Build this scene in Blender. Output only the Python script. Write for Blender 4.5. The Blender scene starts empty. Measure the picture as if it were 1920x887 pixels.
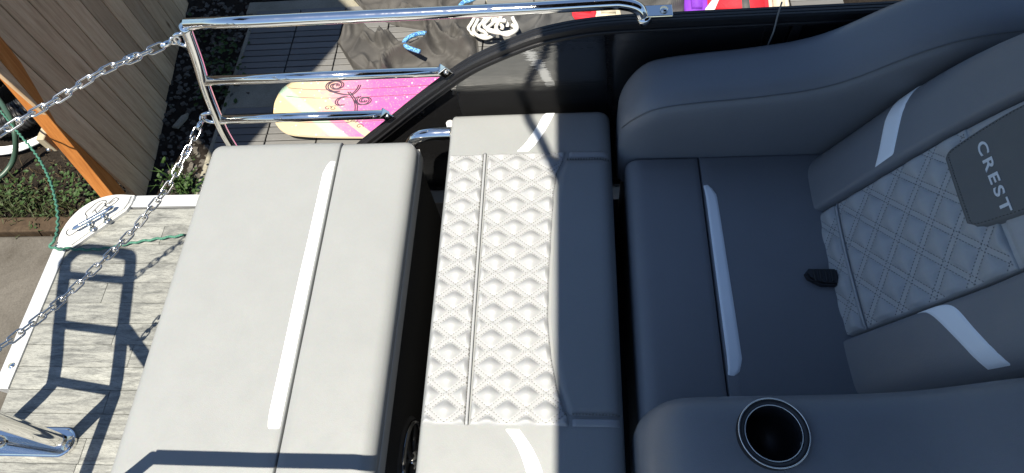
import bpy, bmesh, math, random
import numpy as np
from mathutils import Vector, Matrix, noise
random.seed(7)
scene = bpy.context.scene
COL = scene.collection

# ------------------------------------------------------------------ camera, sky, sun, exposure
W_PX, H_PX, FPX, ZC = 1920.0, 887.0, 1202.78, 1.65
def rot_xyz(rx, ry, rz):
    return Matrix.Rotation(rz, 3, 'Z') @ Matrix.Rotation(ry, 3, 'Y') @ Matrix.Rotation(rx, 3, 'X')
CR = rot_xyz(0.50447, 0.095266, 0.03655)
cam_d = bpy.data.cameras.new('camera'); cam = bpy.data.objects.new('camera', cam_d); COL.objects.link(cam)
cam.matrix_world = Matrix.Translation((0, 0, ZC)) @ CR.to_4x4()
cam_d.sensor_fit = 'HORIZONTAL'; cam_d.sensor_width = 36.0; cam_d.lens = FPX/W_PX*36.0
cam_d.clip_start = 0.02; cam_d.clip_end = 500
scene.camera = cam
KX, KY = .12, .38      # sun slant per metre of height
LIGHT = Vector((KX, KY, -1.0)).normalized()
wd = bpy.data.worlds.new('World'); scene.world = wd; wd.use_nodes = True
nt = wd.node_tree; nt.nodes.clear()
sky = nt.nodes.new('ShaderNodeTexSky'); sky.sky_type = 'NISHITA'; sky.sun_disc = False
sky.sun_elevation = math.asin(-LIGHT.z); sky.sun_rotation = math.atan2(-LIGHT.x, -LIGHT.y)
sky.air_density = 1.1; sky.dust_density = 0.3; sky.ozone_density = 4.0
bg = nt.nodes.new('ShaderNodeBackground'); bg.inputs['Strength'].default_value = 0.064
wo = nt.nodes.new('ShaderNodeOutputWorld')
nt.links.new(sky.outputs[0], bg.inputs[0]); nt.links.new(bg.outputs[0], wo.inputs[0])
sl = bpy.data.lights.new('sun', 'SUN'); sl.energy = 4.8; sl.angle = math.radians(0.53); sl.color = (1.0, 0.93, 0.79)
so = bpy.data.objects.new('sun', sl); COL.objects.link(so)
so.rotation_euler = LIGHT.to_track_quat('-Z', 'Y').to_euler(); so.location = (0, -3, 8)
scene.view_settings.view_transform = 'Standard'; scene.view_settings.look = 'None'
scene.view_settings.exposure = 1.25; scene.view_settings.gamma = 1.0; scene.view_settings.use_curve_mapping = False
scene.render.engine = 'CYCLES'
scene.render.resolution_x = 1024; scene.render.resolution_y = 473

# ------------------------------------------------------------------ pixel -> place helpers (measured on known planes)
CAM = Vector((0, 0, ZC))
def ray(x, y): return CR @ Vector(((x-W_PX/2)/FPX, -(y-H_PX/2)/FPX, -1.0))
def atz(x, y, z): d = ray(x, y); return CAM + d*((z-ZC)/d.z)
def aty(x, y, Y): d = ray(x, y); return CAM + d*(Y/d.y)
def atx(x, y, X): d = ray(x, y); return CAM + d*(X/d.x)
def onplane(x, y, p0, n): d = ray(x, y); return CAM + d*(n.dot(p0-CAM)/n.dot(d))

# ------------------------------------------------------------------ object helpers
def link(o, parent=None):
    COL.objects.link(o)
    if parent is not None: o.parent = parent
    return o
def tag(o, label=None, cat=None, group=None, kind=None):
    if label: o['label'] = label
    if cat: o['category'] = cat
    if group: o['group'] = group
    if kind: o['kind'] = kind
    return o
def thing(name, loc, label, cat, group=None):
    o = bpy.data.objects.new(name, None); o.empty_display_size = 0.05; link(o); o.location = loc
    return tag(o, label, cat, group)
def mesh(name, V, Fc, mat=None, parent=None, smooth=True, origin=None):
    """V in world space; a child's vertices are stored relative to its parent's location"""
    off = Vector((0, 0, 0))
    if parent is not None:
        p = parent
        while p is not None: off += p.location; p = p.parent
    loc = Vector((0, 0, 0))
    if origin is not None: loc = Vector(origin)-off
    base = off+loc
    me = bpy.data.meshes.new(name)
    me.from_pydata([(v[0]-base.x, v[1]-base.y, v[2]-base.z) for v in V], [], Fc); me.update()
    if smooth: me.polygons.foreach_set('use_smooth', [True]*len(me.polygons))
    o = bpy.data.objects.new(name, me); link(o, parent); o.location = loc
    if mat: me.materials.append(mat)
    return o
class MB:
    def __init__(s): s.V = []; s.F = []
    def add(s, V, F):
        n = len(s.V); s.V += [tuple(v) for v in V]; s.F += [tuple(i+n for i in f) for f in F]; return s
    def build(s, name, mat, parent=None, smooth=True, origin=None): return mesh(name, s.V, s.F, mat, parent, smooth, origin)
def frames(P, closed=False):
    P = [Vector(p) for p in P]; n = len(P); T = []
    for i in range(n):
        a = P[(i-1) % n] if (closed or i > 0) else P[i]; b = P[(i+1) % n] if (closed or i < n-1) else P[i]
        T.append((b-a).normalized())
    up = Vector((0, 0, 1)) if abs(T[0].z) < .9 else Vector((0, 1, 0))
    N = [(up - T[0]*up.dot(T[0])).normalized()]
    for i in range(1, n):
        v = N[-1]-T[i]*N[-1].dot(T[i]); N.append(v.normalized())
    return P, T, N
def tube(P, r, seg=12, closed=False, cap=True, rfun=None, flat=1.0):
    P, T, N = frames(P, closed); V = []; F = []; n = len(P)
    for i in range(n):
        B = T[i].cross(N[i]); rr = rfun(i/(n-1)) if rfun else r
        for k in range(seg):
            a = 2*math.pi*k/seg; V.append(P[i] + N[i]*math.cos(a)*rr*flat + B*math.sin(a)*rr)
    m = n if closed else n-1
    for i in range(m):
        for k in range(seg):
            a = i*seg+k; b = i*seg+(k+1) % seg; c = ((i+1) % n)*seg+(k+1) % seg; d = ((i+1) % n)*seg+k
            F.append((a, b, c, d))
    if cap and not closed:
        F.append(tuple(range(seg-1, -1, -1))); F.append(tuple((n-1)*seg+k for k in range(seg)))
    return V, F
def smooth_path(P, n=8, closed=False):
    """Catmull-Rom through the points"""
    P = [Vector(p) for p in P]; out = []; m = len(P)
    rng = range(m) if closed else range(m-1)
    for i in rng:
        p1, p2 = P[i], P[(i+1) % m]
        p0 = P[i-1] if (closed or i > 0) else p1*2-p2
        p3 = P[(i+2) % m] if (closed or i+2 < m) else p2*2-p1
        for k in range(n):
            t = k/n
            out.append(.5*((2*p1)+(p2-p0)*t+(2*p0-5*p1+4*p2-p3)*t*t+(3*p1-p0-3*p2+p3)*t**3))
    if not closed: out.append(P[-1])
    return out
def box(x0, x1, y0, y1, z0, z1):
    V = [(x, y, z) for z in (z0, z1) for y in (y0, y1) for x in (x0, x1)]
    return V, [(0, 2, 3, 1), (4, 5, 7, 6), (0, 1, 5, 4), (2, 6, 7, 3), (0, 4, 6, 2), (1, 3, 7, 5)]
def bevbox(x0, x1, y0, y1, z0, z1, b=.004, seg=2):
    bm = bmesh.new(); bmesh.ops.create_cube(bm, size=1)
    for v in bm.verts: v.co = ((x0+x1)/2+v.co.x*(x1-x0), (y0+y1)/2+v.co.y*(y1-y0), (z0+z1)/2+v.co.z*(z1-z0))
    bmesh.ops.bevel(bm, geom=bm.edges[:], offset=b, segments=seg, affect='EDGES', profile=.5)
    bm.verts.index_update()
    V = [tuple(v.co) for v in bm.verts]; F = [tuple(v.index for v in f.verts) for f in bm.faces]; bm.free(); return V, F
def prism(poly, z0, z1, b=0.0, seg=2):
    bm = bmesh.new(); vs = [bm.verts.new((p[0], p[1], z0)) for p in poly]; f = bm.faces.new(vs)
    if f.normal.z > 0 or True: bm.normal_update()
    r = bmesh.ops.extrude_face_region(bm, geom=[f]); 
    for v in [g for g in r['geom'] if isinstance(g, bmesh.types.BMVert)]: v.co.z = z1
    bmesh.ops.recalc_face_normals(bm, faces=bm.faces[:])
    if b: 
        top = [e for e in bm.edges if all(abs(v.co.z-z1) < 1e-6 for v in e.verts)]
        bmesh.ops.bevel(bm, geom=top, offset=b, segments=seg, affect='EDGES')
    bm.verts.index_update(); V = [tuple(v.co) for v in bm.verts]; F = [tuple(v.index for v in g.verts) for g in bm.faces]; bm.free(); return V, F
def axis(a, b, m0, m1, n, k=6):
    m0 = max(m0, 1e-4); m1 = max(m1, 1e-4)
    L = [a+m0*(1-math.cos(math.pi/2*i/k)) for i in range(k)] + [a+m0+(b-a-m0-m1)*i/n for i in range(n+1)] + [b-m1+m1*math.sin(math.pi/2*(i+1)/k) for i in range(k)]
    return L
class Slab:
    """rounded upholstered block: per-side rounding margins, crowned top, optional deform"""
    def __init__(s, x0, x1, y0, y1, z0, z1, mx0, mx1, my0, my1, mz, crown=.004, nx=10, ny=14, deform=None, mb=.004):
        s.__dict__.update(locals())
    def top(s, x, y):
        tx = max((s.x0+s.mx0-x)/s.mx0, (x-(s.x1-s.mx1))/s.mx1, 0); ty = max((s.y0+s.my0-y)/s.my0, (y-(s.y1-s.my1))/s.my1, 0)
        q = min(tx*tx+ty*ty, .985)
        return s.z1-s.mz+s.mz*math.sqrt(1-q)+s.cr(x, y)
    def cr(s, x, y):
        u = (2*x-s.x0-s.x1)/(s.x1-s.x0); v = (2*y-s.y0-s.y1)/(s.y1-s.y0)
        return s.crown*max(0, 1-u*u)**.7*max(0, 1-v*v)**.5 + (.0012*noise.noise(Vector((x*9, y*7, s.z1*31+s.x0*5))) if s.crown else 0)
    def P(s, x, y, dz=0.0):
        p = Vector((x, y, s.top(x, y)+dz)); return s.deform(p) if s.deform else p
    def geo(s):
        X = axis(s.x0, s.x1, s.mx0, s.mx1, s.nx); Y = axis(s.y0, s.y1, s.my0, s.my1, s.ny); Z = axis(s.z0, s.z1, s.mb, s.mz, 2)
        idx = {}; V = []; F = []
        def vid(i, j, k):
            key = (i, j, k)
            if key in idx: return idx[key]
            p = (X[i], Y[j], Z[k])
            lo = (s.x0+s.mx0, s.y0+s.my0, s.z0+s.mb); hi = (s.x1-s.mx1, s.y1-s.my1, s.z1-s.mz)
            q = []; e = []
            for a in range(3):
                c = min(max(p[a], lo[a]), hi[a]); m = (s.mx0, s.my0, s.mb)[a] if p[a] < lo[a] else (s.mx1, s.my1, s.mz)[a]
                q.append(c); e.append((p[a]-c)/m)
            nn = math.sqrt(sum(t*t for t in e)) or 1.0
            r = [q[a] + (p[a]-q[a])/nn*max(abs(t) for t in e) if nn > 0 else p[a] for a in range(3)]
            if k > len(Z)//2: r[2] += s.cr(r[0], r[1])*(max(0, e[2]) if e[2] < 1 else 1)
            v = Vector(r)
            if s.deform: v = s.deform(v)
            idx[key] = len(V); V.append(v); return idx[key]
        nx, ny, nz = len(X)-1, len(Y)-1, len(Z)-1
        for i in range(nx):
            for j in range(ny):
                F.append((vid(i, j, nz), vid(i+1, j, nz), vid(i+1, j+1, nz), vid(i, j+1, nz)))
                F.append((vid(i, j, 0), vid(i, j+1, 0), vid(i+1, j+1, 0), vid(i+1, j, 0)))
        for i in range(nx):
            for k in range(nz):
                F.append((vid(i, 0, k), vid(i+1, 0, k), vid(i+1, 0, k+1), vid(i, 0, k+1)))
                F.append((vid(i, ny, k), vid(i, ny, k+1), vid(i+1, ny, k+1), vid(i+1, ny, k)))
        for j in range(ny):
            for k in range(nz):
                F.append((vid(0, j, k), vid(0, j, k+1), vid(0, j+1, k+1), vid(0, j+1, k)))
                F.append((vid(nx, j, k), vid(nx, j+1, k), vid(nx, j+1, k+1), vid(nx, j, k+1)))
        return V, F
def resample(P, n):
    P = [Vector((p[0], p[1], 0)) for p in P]; D = [0]
    for a, b in zip(P, P[1:]): D.append(D[-1]+(b-a).length)
    out = []; j = 0
    for i in range(n+1):
        t = D[-1]*i/n
        while j < len(P)-2 and D[j+1] < t: j += 1
        f = (t-D[j])/max(D[j+1]-D[j], 1e-9); out.append(P[j].lerp(P[j+1], f))
    return out
def panel(surf, L, R, n, m, off=.003, tuck=.006, relief=None, ends=(True, True), sink=.002):
    """a sewn panel laid on a Slab between two edge polylines; its edges tuck in"""
    L = resample(L, n); R = resample(R, n); V = []; F = []
    tot = sum((L[i+1]-L[i]).length for i in range(n))
    for i in range(n+1):
        wd_ = (R[i]-L[i]).length
        for j in range(m+1):
            # denser near the edges
            t = j/m
            p = L[i].lerp(R[i], t); d = min(t, 1-t)*wd_
            if ends[0]: d = min(d, i/n*tot)
            if ends[1]: d = min(d, (1-i/n)*tot)
            e = min(1, d/tuck); e = e*(2-e)
            h = -sink+(off+sink)*e + (relief(p.x, p.y)*min(1, d/.01) if relief else 0)
            V.append(surf.P(p.x, p.y, h))
    for i in range(n):
        for j in range(m):
            a = i*(m+1)+j; F.append((a, a+1, a+m+2, a+m+1))
    # face up check
    v0 = V[F[len(F)//2][0]]; v1 = V[F[len(F)//2][1]]; v2 = V[F[len(F)//2][2]]
    nrm = (v1-v0).cross(v2-v0); ref = surf.P((L[n//2].x+R[n//2].x)/2, (L[n//2].y+R[n//2].y)/2, .02)-surf.P((L[n//2].x+R[n//2].x)/2, (L[n//2].y+R[n//2].y)/2, 0)
    if nrm.dot(ref) < 0: F = [tuple(reversed(f)) for f in F]
    return V, F
def stitches(surf, P, step, ln, wd_, h, mb, relief=None, inside=None):
    """rows of small raised thread stitches along a polyline on a Slab"""
    P = [Vector((p[0], p[1], 0)) for p in P]
    tot = sum((b-a).length for a, b in zip(P, P[1:])); n = max(1, int(tot/step)); Q = resample(P, n)
    for a, b in zip(Q, Q[1:]):
        c = (a+b)/2; d = (b-a).normalized(); e = Vector((-d.y, d.x, 0))
        if inside and not inside(c.x, c.y): continue
        r = relief(c.x, c.y) if relief else 0
        pts = [c-d*ln/2-e*wd_/2, c+d*ln/2-e*wd_/2, c+d*ln/2+e*wd_/2, c-d*ln/2+e*wd_/2]
        lo = [surf.P(p.x, p.y, r+.0005) for p in pts]
        pt2 = [c-d*ln*.3-e*wd_*.25, c+d*ln*.3-e*wd_*.25, c+d*ln*.3+e*wd_*.25, c-d*ln*.3+e*wd_*.25]
        hi = [surf.P(p.x, p.y, r+h) for p in pt2]
        mb.add(lo+hi, [(4, 5, 6, 7), (0, 1, 5, 4), (1, 2, 6, 5), (2, 3, 7, 6), (3, 0, 4, 7)])

# ------------------------------------------------------------------ materials
def mat(name, col=(.5, .5, .5), rough=.5, metal=0.0, spec=.5, ior=1.45):
    m = bpy.data.materials.new(name); m.use_nodes = True; b = m.node_tree.nodes['Principled BSDF']
    b.inputs['Base Color'].default_value = (*col, 1); b.inputs['Roughness'].default_value = rough; b.inputs['Metallic'].default_value = metal
    b.inputs['Specular IOR Level'].default_value = spec; b.inputs['IOR'].default_value = ior
    return m
def N(m, t, **kw):
    n = m.node_tree.nodes.new(t)
    for k, v in kw.items():
        if k in n.inputs: n.inputs[k].default_value = v
        else: setattr(n, k, v)
    return n
def lk(m, a, b): m.node_tree.links.new(a, b)
def bsdf(m): return m.node_tree.nodes['Principled BSDF']
def coords(m, scale=(1, 1, 1), kind='Object', rot=(0, 0, 0)):
    tc = N(m, 'ShaderNodeTexCoord'); mp = N(m, 'ShaderNodeMapping'); mp.inputs['Scale'].default_value = scale; mp.inputs['Rotation'].default_value = rot
    lk(m, tc.outputs[kind], mp.inputs[0]); return mp.outputs[0]
def noise_tex(m, vec, scale, detail=4, rough=.6, dist=0):
    n = N(m, 'ShaderNodeTexNoise'); n.inputs['Scale'].default_value = scale; n.inputs['Detail'].default_value = detail
    n.inputs['Roughness'].default_value = rough; n.inputs['Distortion'].default_value = dist; lk(m, vec, n.inputs['Vector']); return n
def ramp(m, fac, stops):
    r = N(m, 'ShaderNodeValToRGB'); e = r.color_ramp.elements
    while len(e) > 1: e.remove(e[-1])
    e[0].position = stops[0][0]; e[0].color = (*stops[0][1], 1)
    for p, c in stops[1:]: q = e.new(p); q.color = (*c, 1)
    lk(m, fac, r.inputs[0]); return r
def mix(m, fac, a, b, mode='MIX'):
    x = N(m, 'ShaderNodeMix', data_type='RGBA', blend_type=mode)
    for s, v in ((0, fac), (6, a), (7, b)):
        if hasattr(v, 'is_linked') or hasattr(v, 'links'): lk(m, v, x.inputs[s])
        elif s == 0: x.inputs[0].default_value = v
        else: x.inputs[s].default_value = (*v, 1)
    return x.outputs[2]
def bump(m, h, strength=.3, dist=.002, prev=None):
    b = N(m, 'ShaderNodeBump'); b.inputs['Strength'].default_value = strength; b.inputs['Distance'].default_value = dist
    lk(m, h, b.inputs['Height'])
    if prev: lk(m, prev, b.inputs['Normal'])
    lk(m, b.outputs[0], bsdf(m).inputs['Normal']); return b.outputs[0]
def vinyl(name, col, rough=.42):
    m = mat(name, col, rough, spec=.45); v = coords(m)
    n1 = noise_tex(m, v, 7, 3); r = ramp(m, n1.outputs[0], [(.3, tuple(c*.975 for c in col)), (.7, tuple(min(1, c*1.015) for c in col))])
    n0 = noise_tex(m, v, 160, 3); sm = mix(m, .06, r.outputs[0], n0.outputs['Color'], 'OVERLAY')
    lk(m, sm, bsdf(m).inputs['Base Color'])
    vo = N(m, 'ShaderNodeTexVoronoi', feature='F1'); vo.inputs['Scale'].default_value = 620; lk(m, v, vo.inputs['Vector'])
    b0 = bump(m, noise_tex(m, coords(m, (1, .35, 1)), 55, 5, .65, 1.4).outputs[0], .10, .002); b1 = bump(m, vo.outputs['Distance'], .25, .0006, b0); n2 = noise_tex(m, v, 14, 3); bump(m, n2.outputs[0], .08, .006, b1)
    rr = ramp(m, noise_tex(m, v, 22, 5).outputs[0], [(.3, (rough-.09,)*3), (.7, (rough+.10,)*3)]); lk(m, rr.outputs[0], bsdf(m).inputs['Roughness'])
    return m
M = {}
M['grey'] = vinyl('grey_vinyl', (.214, .222, .224)); M['light'] = vinyl('light_vinyl', (.268, .275, .284), .44)
M['white'] = vinyl('white_vinyl', (.80, .83, .86), .4); M['charcoal'] = vinyl('charcoal_vinyl', (.115, .118, .118), .5)
M['side'] = vinyl('side_vinyl', (.36, .36, .35), .5)
M['thread'] = mat('pale_thread', (.13, .13, .125), .7); M['dthread'] = mat('grey_thread', (.16, .165, .17), .7)
M['shadegrey'] = vinyl('shaded_grey_vinyl', (.165, .172, .186), .4); M['backquilt'] = vinyl('back_quilt_vinyl', (.35, .355, .36), .46)  # shade put into the colour: grey vinyl darkened, quilt vinyl lightened, for the chair
M['letter'] = mat('silver_print', (.62, .64, .66), .35)
def metal(name, col, rough, var=.04, bscale=0):
    m = mat(name, col, rough, 1.0); v = coords(m)
    r = ramp(m, noise_tex(m, v, 60, 5).outputs[0], [(.3, (max(.01, rough-var),)*3), (.75, (rough+var,)*3)]); lk(m, r.outputs[0], bsdf(m).inputs['Roughness'])
    return m
M['chrome'] = metal('polished_stainless', (.80, .79, .77), .07); M['link'] = metal('galvanised_link', (.66, .65, .63), .2)
M['alu'] = metal('aluminium_trim', (.46, .47, .48), .5, .08); M['cast'] = metal('cast_aluminium', (.52, .52, .51), .45, .1)
bsdf(M['alu']).inputs['Metallic'].default_value = .35; bsdf(M['cast']).inputs['Metallic'].default_value = .3
M['blackgloss'] = mat('gloss_black_sheet', (.012, .012, .013), .05, ior=2.3, spec=.6)
v = coords(M['blackgloss'], (1, 1, 5)); bump(M['blackgloss'], noise_tex(M['blackgloss'], v, 9, 3).outputs[0], .10, .01)
M['blackframe'] = mat('black_extrusion', (.010, .010, .0115), .42)
v = coords(M['blackframe']); bump(M['blackframe'], noise_tex(M['blackframe'], v, 700, 3).outputs[0], .5, .001)
M['plastic'] = mat('black_plastic', (.018, .018, .02), .4); M['rubber'] = mat('black_rubber', (.015, .015, .016), .6)
def meshcloth():
    m = mat('woven_mesh', (.03, .03, .03), .85, spec=.15); v = coords(m)
    sx = N(m, 'ShaderNodeSeparateXYZ'); lk(m, v, sx.inputs[0])
    def s(o1, o2, k, sign):
        a = N(m, 'ShaderNodeMath', operation='MULTIPLY_ADD'); lk(m, o2, a.inputs[0]); a.inputs[1].default_value = sign; lk(m, o1, a.inputs[2])
        b = N(m, 'ShaderNodeMath', operation='MULTIPLY'); lk(m, a.outputs[0], b.inputs[0]); b.inputs[1].default_value = k
        c = N(m, 'ShaderNodeMath', operation='SINE'); lk(m, b.outputs[0], c.inputs[0]); return c.outputs[0]
    p = N(m, 'ShaderNodeMath', operation='MULTIPLY'); lk(m, s(sx.outputs[1], sx.outputs[2], 1100, 1), p.inputs[0]); lk(m, s(sx.outputs[1], sx.outputs[2], 1100, -1), p.inputs[1])
    r = ramp(m, p.outputs[0], [(.0, (.010, .010, .011)), (.35, (.022, .022, .024)), (.8, (.11, .105, .095))]); lk(m, r.outputs[0], bsdf(m).inputs['Base Color'])
    bump(m, p.outputs[0], .4, .001); return m
M['meshcloth'] = meshcloth()
def plankmat():
    m = mat('driftwood_vinyl', (.5, .5, .46), .55); oi = N(m, 'ShaderNodeObjectInfo'); tc = N(m, 'ShaderNodeTexCoord')
    ad = N(m, 'ShaderNodeVectorMath', operation='ADD'); mu = N(m, 'ShaderNodeVectorMath', operation='SCALE'); mu.inputs['Scale'].default_value = 9
    cx = N(m, 'ShaderNodeCombineXYZ'); lk(m, oi.outputs['Random'], cx.inputs[0]); lk(m, oi.outputs['Random'], cx.inputs[1]); lk(m, cx.outputs[0], mu.inputs[0])
    lk(m, tc.outputs['Object'], ad.inputs[0]); lk(m, mu.outputs[0], ad.inputs[1])
    mp = N(m, 'ShaderNodeMapping'); mp.inputs['Scale'].default_value = (1, 6, 1); lk(m, ad.outputs[0], mp.inputs[0])
    a = noise_tex(m, mp.outputs[0], 9, 6, .7, .6); b = noise_tex(m, mp.outputs[0], 60, 4, .7); c = noise_tex(m, ad.outputs[0], 420, 2)
    r = ramp(m, a.outputs[0], [(.33, (.10, .102, .097)), (.45, (.175, .178, .168)), (.56, (.24, .243, .226)), (.72, (.28, .283, .262))])
    r2 = ramp(m, b.outputs[0], [(.33, (.42, .42, .40)), (.52, (1, 1, 1))]); x = mix(m, .75, r.outputs[0], r2.outputs[0], 'MULTIPLY')
    r3 = ramp(m, c.outputs[0], [(.35, (.5, .5, .5)), (.55, (1, 1, 1))]); x = mix(m, .5, x, r3.outputs[0], 'MULTIPLY')
    hv = N(m, 'ShaderNodeHueSaturation'); mr = N(m, 'ShaderNodeMapRange'); mr.inputs[3].default_value = .86; mr.inputs[4].default_value = 1.12
    lk(m, oi.outputs['Random'], mr.inputs[0]); lk(m, mr.outputs[0], hv.inputs['Value']); lk(m, x, hv.inputs['Color'])
    lk(m, hv.outputs[0], bsdf(m).inputs['Base Color']); bump(m, c.outputs[0], .25, .001); return m
M['plank'] = plankmat()
def woodmat(name, dark, mid, lite, sc=1.0, knots=True):
    m = mat(name, mid, .8, spec=.25); oi = N(m, 'ShaderNodeObjectInfo'); tc = N(m, 'ShaderNodeTexCoord')
    cx = N(m, 'ShaderNodeCombineXYZ'); mu = N(m, 'ShaderNodeMath', operation='MULTIPLY'); mu.inputs[1].default_value = 37
    lk(m, oi.outputs['Random'], mu.inputs[0])
    for i in range(3): lk(m, mu.outputs[0], cx.inputs[i])
    ad = N(m, 'ShaderNodeVectorMath', operation='ADD'); lk(m, tc.outputs['Object'], ad.inputs[0]); lk(m, cx.outputs[0], ad.inputs[1])
    mp = N(m, 'ShaderNodeMapping'); mp.inputs['Scale'].default_value = (7, 7, .55); lk(m, ad.outputs[0], mp.inputs[0])
    a = noise_tex(m, mp.outputs[0], 3.2*sc, 7, .65, 1.2); b = noise_tex(m, mp.outputs[0], 26*sc, 5, .7)
    r = ramp(m, a.outputs[0], [(.25, dark), (.5, mid), (.75, lite)]); r2 = ramp(m, b.outputs[0], [(.3, (.55, .55, .55)), (.55, (1, 1, 1))])
    x = mix(m, .42, r.outputs[0], r2.outputs[0], 'MULTIPLY')
    if knots:
        mk = N(m, 'ShaderNodeMapping'); mk.inputs['Scale'].default_value = (5.5, 5.5, 2.6); lk(m, ad.outputs[0], mk.inputs[0])
        vo = N(m, 'ShaderNodeTexVoronoi'); vo.inputs['Scale'].default_value = 1.0; lk(m, mk.outputs[0], vo.inputs['Vector'])
        r3 = ramp(m, vo.outputs['Distance'], [(.04, (.25, .21, .18)), (.065, (.6, .55, .5)), (.11, (1, 1, 1))]); x = mix(m, .9, x, r3.outputs[0], 'MULTIPLY')
    hv = N(m, 'ShaderNodeHueSaturation'); mr = N(m, 'ShaderNodeMapRange'); mr.inputs[3].default_value = .75; mr.inputs[4].default_value = 1.2
    lk(m, oi.outputs['Random'], mr.inputs[0]); lk(m, mr.outputs[0], hv.inputs['Value']); lk(m, x, hv.inputs['Color']); lk(m, hv.outputs[0], bsdf(m).inputs['Base Color'])
    bump(m, b.outputs[0], .5, .004); return m
M['fence'] = woodmat('weathered_board', (.28, .175, .10), (.47, .33, .20), (.56, .42, .275))
M['cedar'] = woodmat('orange_cedar', (.26, .085, .018), (.40, .15, .035), (.50, .22, .07), 1.2, False)
M['pale'] = woodmat('pale_lumber', (.28, .24, .16), (.36, .31, .22), (.42, .37, .28), 1, False)
M['timber'] = woodmat('brown_timber', (.03, .02, .012), (.055, .036, .021), (.08, .056, .034), 1, False)
def soil():
    m = mat('dark_soil', (.05, .04, .03), .95, spec=.1); v = coords(m)
    a = noise_tex(m, v, 7, 8, .75); b = noise_tex(m, v, 90, 5, .8)
    r = ramp(m, a.outputs[0], [(.3, (.012, .010, .009)), (.55, (.028, .023, .019)), (.75, (.05, .042, .033))]); r2 = ramp(m, b.outputs[0], [(.35, (.5, .5, .5)), (.7, (1.3, 1.25, 1.2))])
    lk(m, mix(m, .8, r.outputs[0], r2.outputs[0], 'MULTIPLY'), bsdf(m).inputs['Base Color']); bump(m, b.outputs[0], .9, .02); return m
M['soil'] = soil()
def concrete(name, a0, a1, a2):
    m = mat(name, a1, .85, spec=.2); v = coords(m); a = noise_tex(m, v, 2.6, 8, .7, .5); b = noise_tex(m, v, 130, 4, .8)
    r = ramp(m, a.outputs[0], [(.3, a0), (.5, a1), (.72, a2)]); r2 = ramp(m, b.outputs[0], [(.35, (.68, .68, .68)), (.6, (1.05, 1.05, 1.05))])
    lk(m, mix(m, .8, r.outputs[0], r2.outputs[0], 'MULTIPLY'), bsdf(m).inputs['Base Color']); bump(m, b.outputs[0], .5, .003); return m
M['conc'] = concrete('stained_shade_concrete', (.05, .043, .034), (.085, .077, .066), (.115, .105, .092)); M['conc2'] = concrete('pale_concrete', (.17, .158, .12), (.235, .22, .175), (.29, .27, .22))  # first one: stains, plus the slab's shade put into a dark base colour
def tilemat():
    m = mat('grey_deck_tile', (.27, .265, .26), .6, spec=.3); oi = N(m, 'ShaderNodeObjectInfo'); v = coords(m, (1, 30, 1))
    a = noise_tex(m, v, 30, 4); r = ramp(m, a.outputs[0], [(.3, (.095, .094, .093)), (.7, (.145, .143, .14))])
    hv = N(m, 'ShaderNodeHueSaturation'); mr = N(m, 'ShaderNodeMapRange'); mr.inputs[3].default_value = .88; mr.inputs[4].default_value = 1.1
    lk(m, oi.outputs['Random'], mr.inputs[0]); lk(m, mr.outputs[0], hv.inputs['Value']); lk(m, r.outputs[0], hv.inputs['Color']); lk(m, hv.outputs[0], bsdf(m).inputs['Base Color'])
    w = N(m, 'ShaderNodeTexWave', wave_type='BANDS', bands_direction='Y'); w.inputs['Scale'].default_value = 55; lk(m, coords(m), w.inputs['Vector']); bump(m, w.outputs['Fac'], .35, .002); return m
M['tile'] = tilemat()
def cloth(name, col, sc=500):
    m = mat(name, col, .7, spec=.3); v = coords(m); a = noise_tex(m, v, 6, 5); r = ramp(m, a.outputs[0], [(.3, tuple(c*.75 for c in col)), (.7, tuple(c*1.2 for c in col))])
    lk(m, r.outputs[0], bsdf(m).inputs['Base Color']); b1 = bump(m, noise_tex(m, v, sc, 2).outputs[0], .3, .001); bump(m, noise_tex(m, v, 14, 2, .5, 1.0).outputs[0], .22, .02, b1); return m
M['tarp'] = cloth('charcoal_tarp', (.055, .052, .049)); M['canvas'] = cloth('dark_canvas', (.03, .031, .033)); M['greyfab'] = cloth('grey_fabric', (.06, .06, .06))
M['red'] = cloth('red_nylon', (.42, .015, .025)); M['purple'] = cloth('purple_nylon', (.15, .03, .36)); M['cream'] = cloth('cream_cloth', (.40, .36, .28)); M['whitefab'] = cloth('white_cloth', (.6, .59, .56))
def rope(name, c0, c1, sc=160):
    m = mat(name, c0, .8); v = coords(m); a = noise_tex(m, v, sc, 2); r = ramp(m, a.outputs[0], [(.42, c0), (.55, c1)]); lk(m, r.outputs[0], bsdf(m).inputs['Base Color']); bump(m, a.outputs[0], .5, .002); return m
M['green'] = rope('green_cord', (.022, .095, .065), (.045, .15, .105)); M['blue'] = rope('blue_rope', (.008, .07, .30), (.16, .38, .52), 130); M['whiterope'] = rope('white_rope', (.48, .47, .43), (.58, .57, .54))
M['dgreen'] = mat('dark_green_hose', (.03, .06, .04), .4); M['whitepvc'] = rope('white_pipe', (.74, .74, .73), (.8, .8, .79), 20); M['corr'] = mat('black_corrugated', (.012, .012, .013), .45); M['cord'] = mat('grey_cord', (.2, .2, .2), .7)
def leafm(name, a, b):
    m = mat(name, a, .6, spec=.3); v = coords(m); n = noise_tex(m, v, 40, 2); r = ramp(m, n.outputs[0], [(.35, a), (.65, b)]); lk(m, r.outputs[0], bsdf(m).inputs['Base Color']); return m
M['leaf'] = leafm('weed_leaf', (.012, .03, .006), (.03, .06, .012)); M['grass'] = leafm('grass_blade', (.018, .03, .008), (.045, .055, .02)); M['dry'] = leafm('dry_stalk', (.05, .035, .02), (.10, .075, .04))
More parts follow.
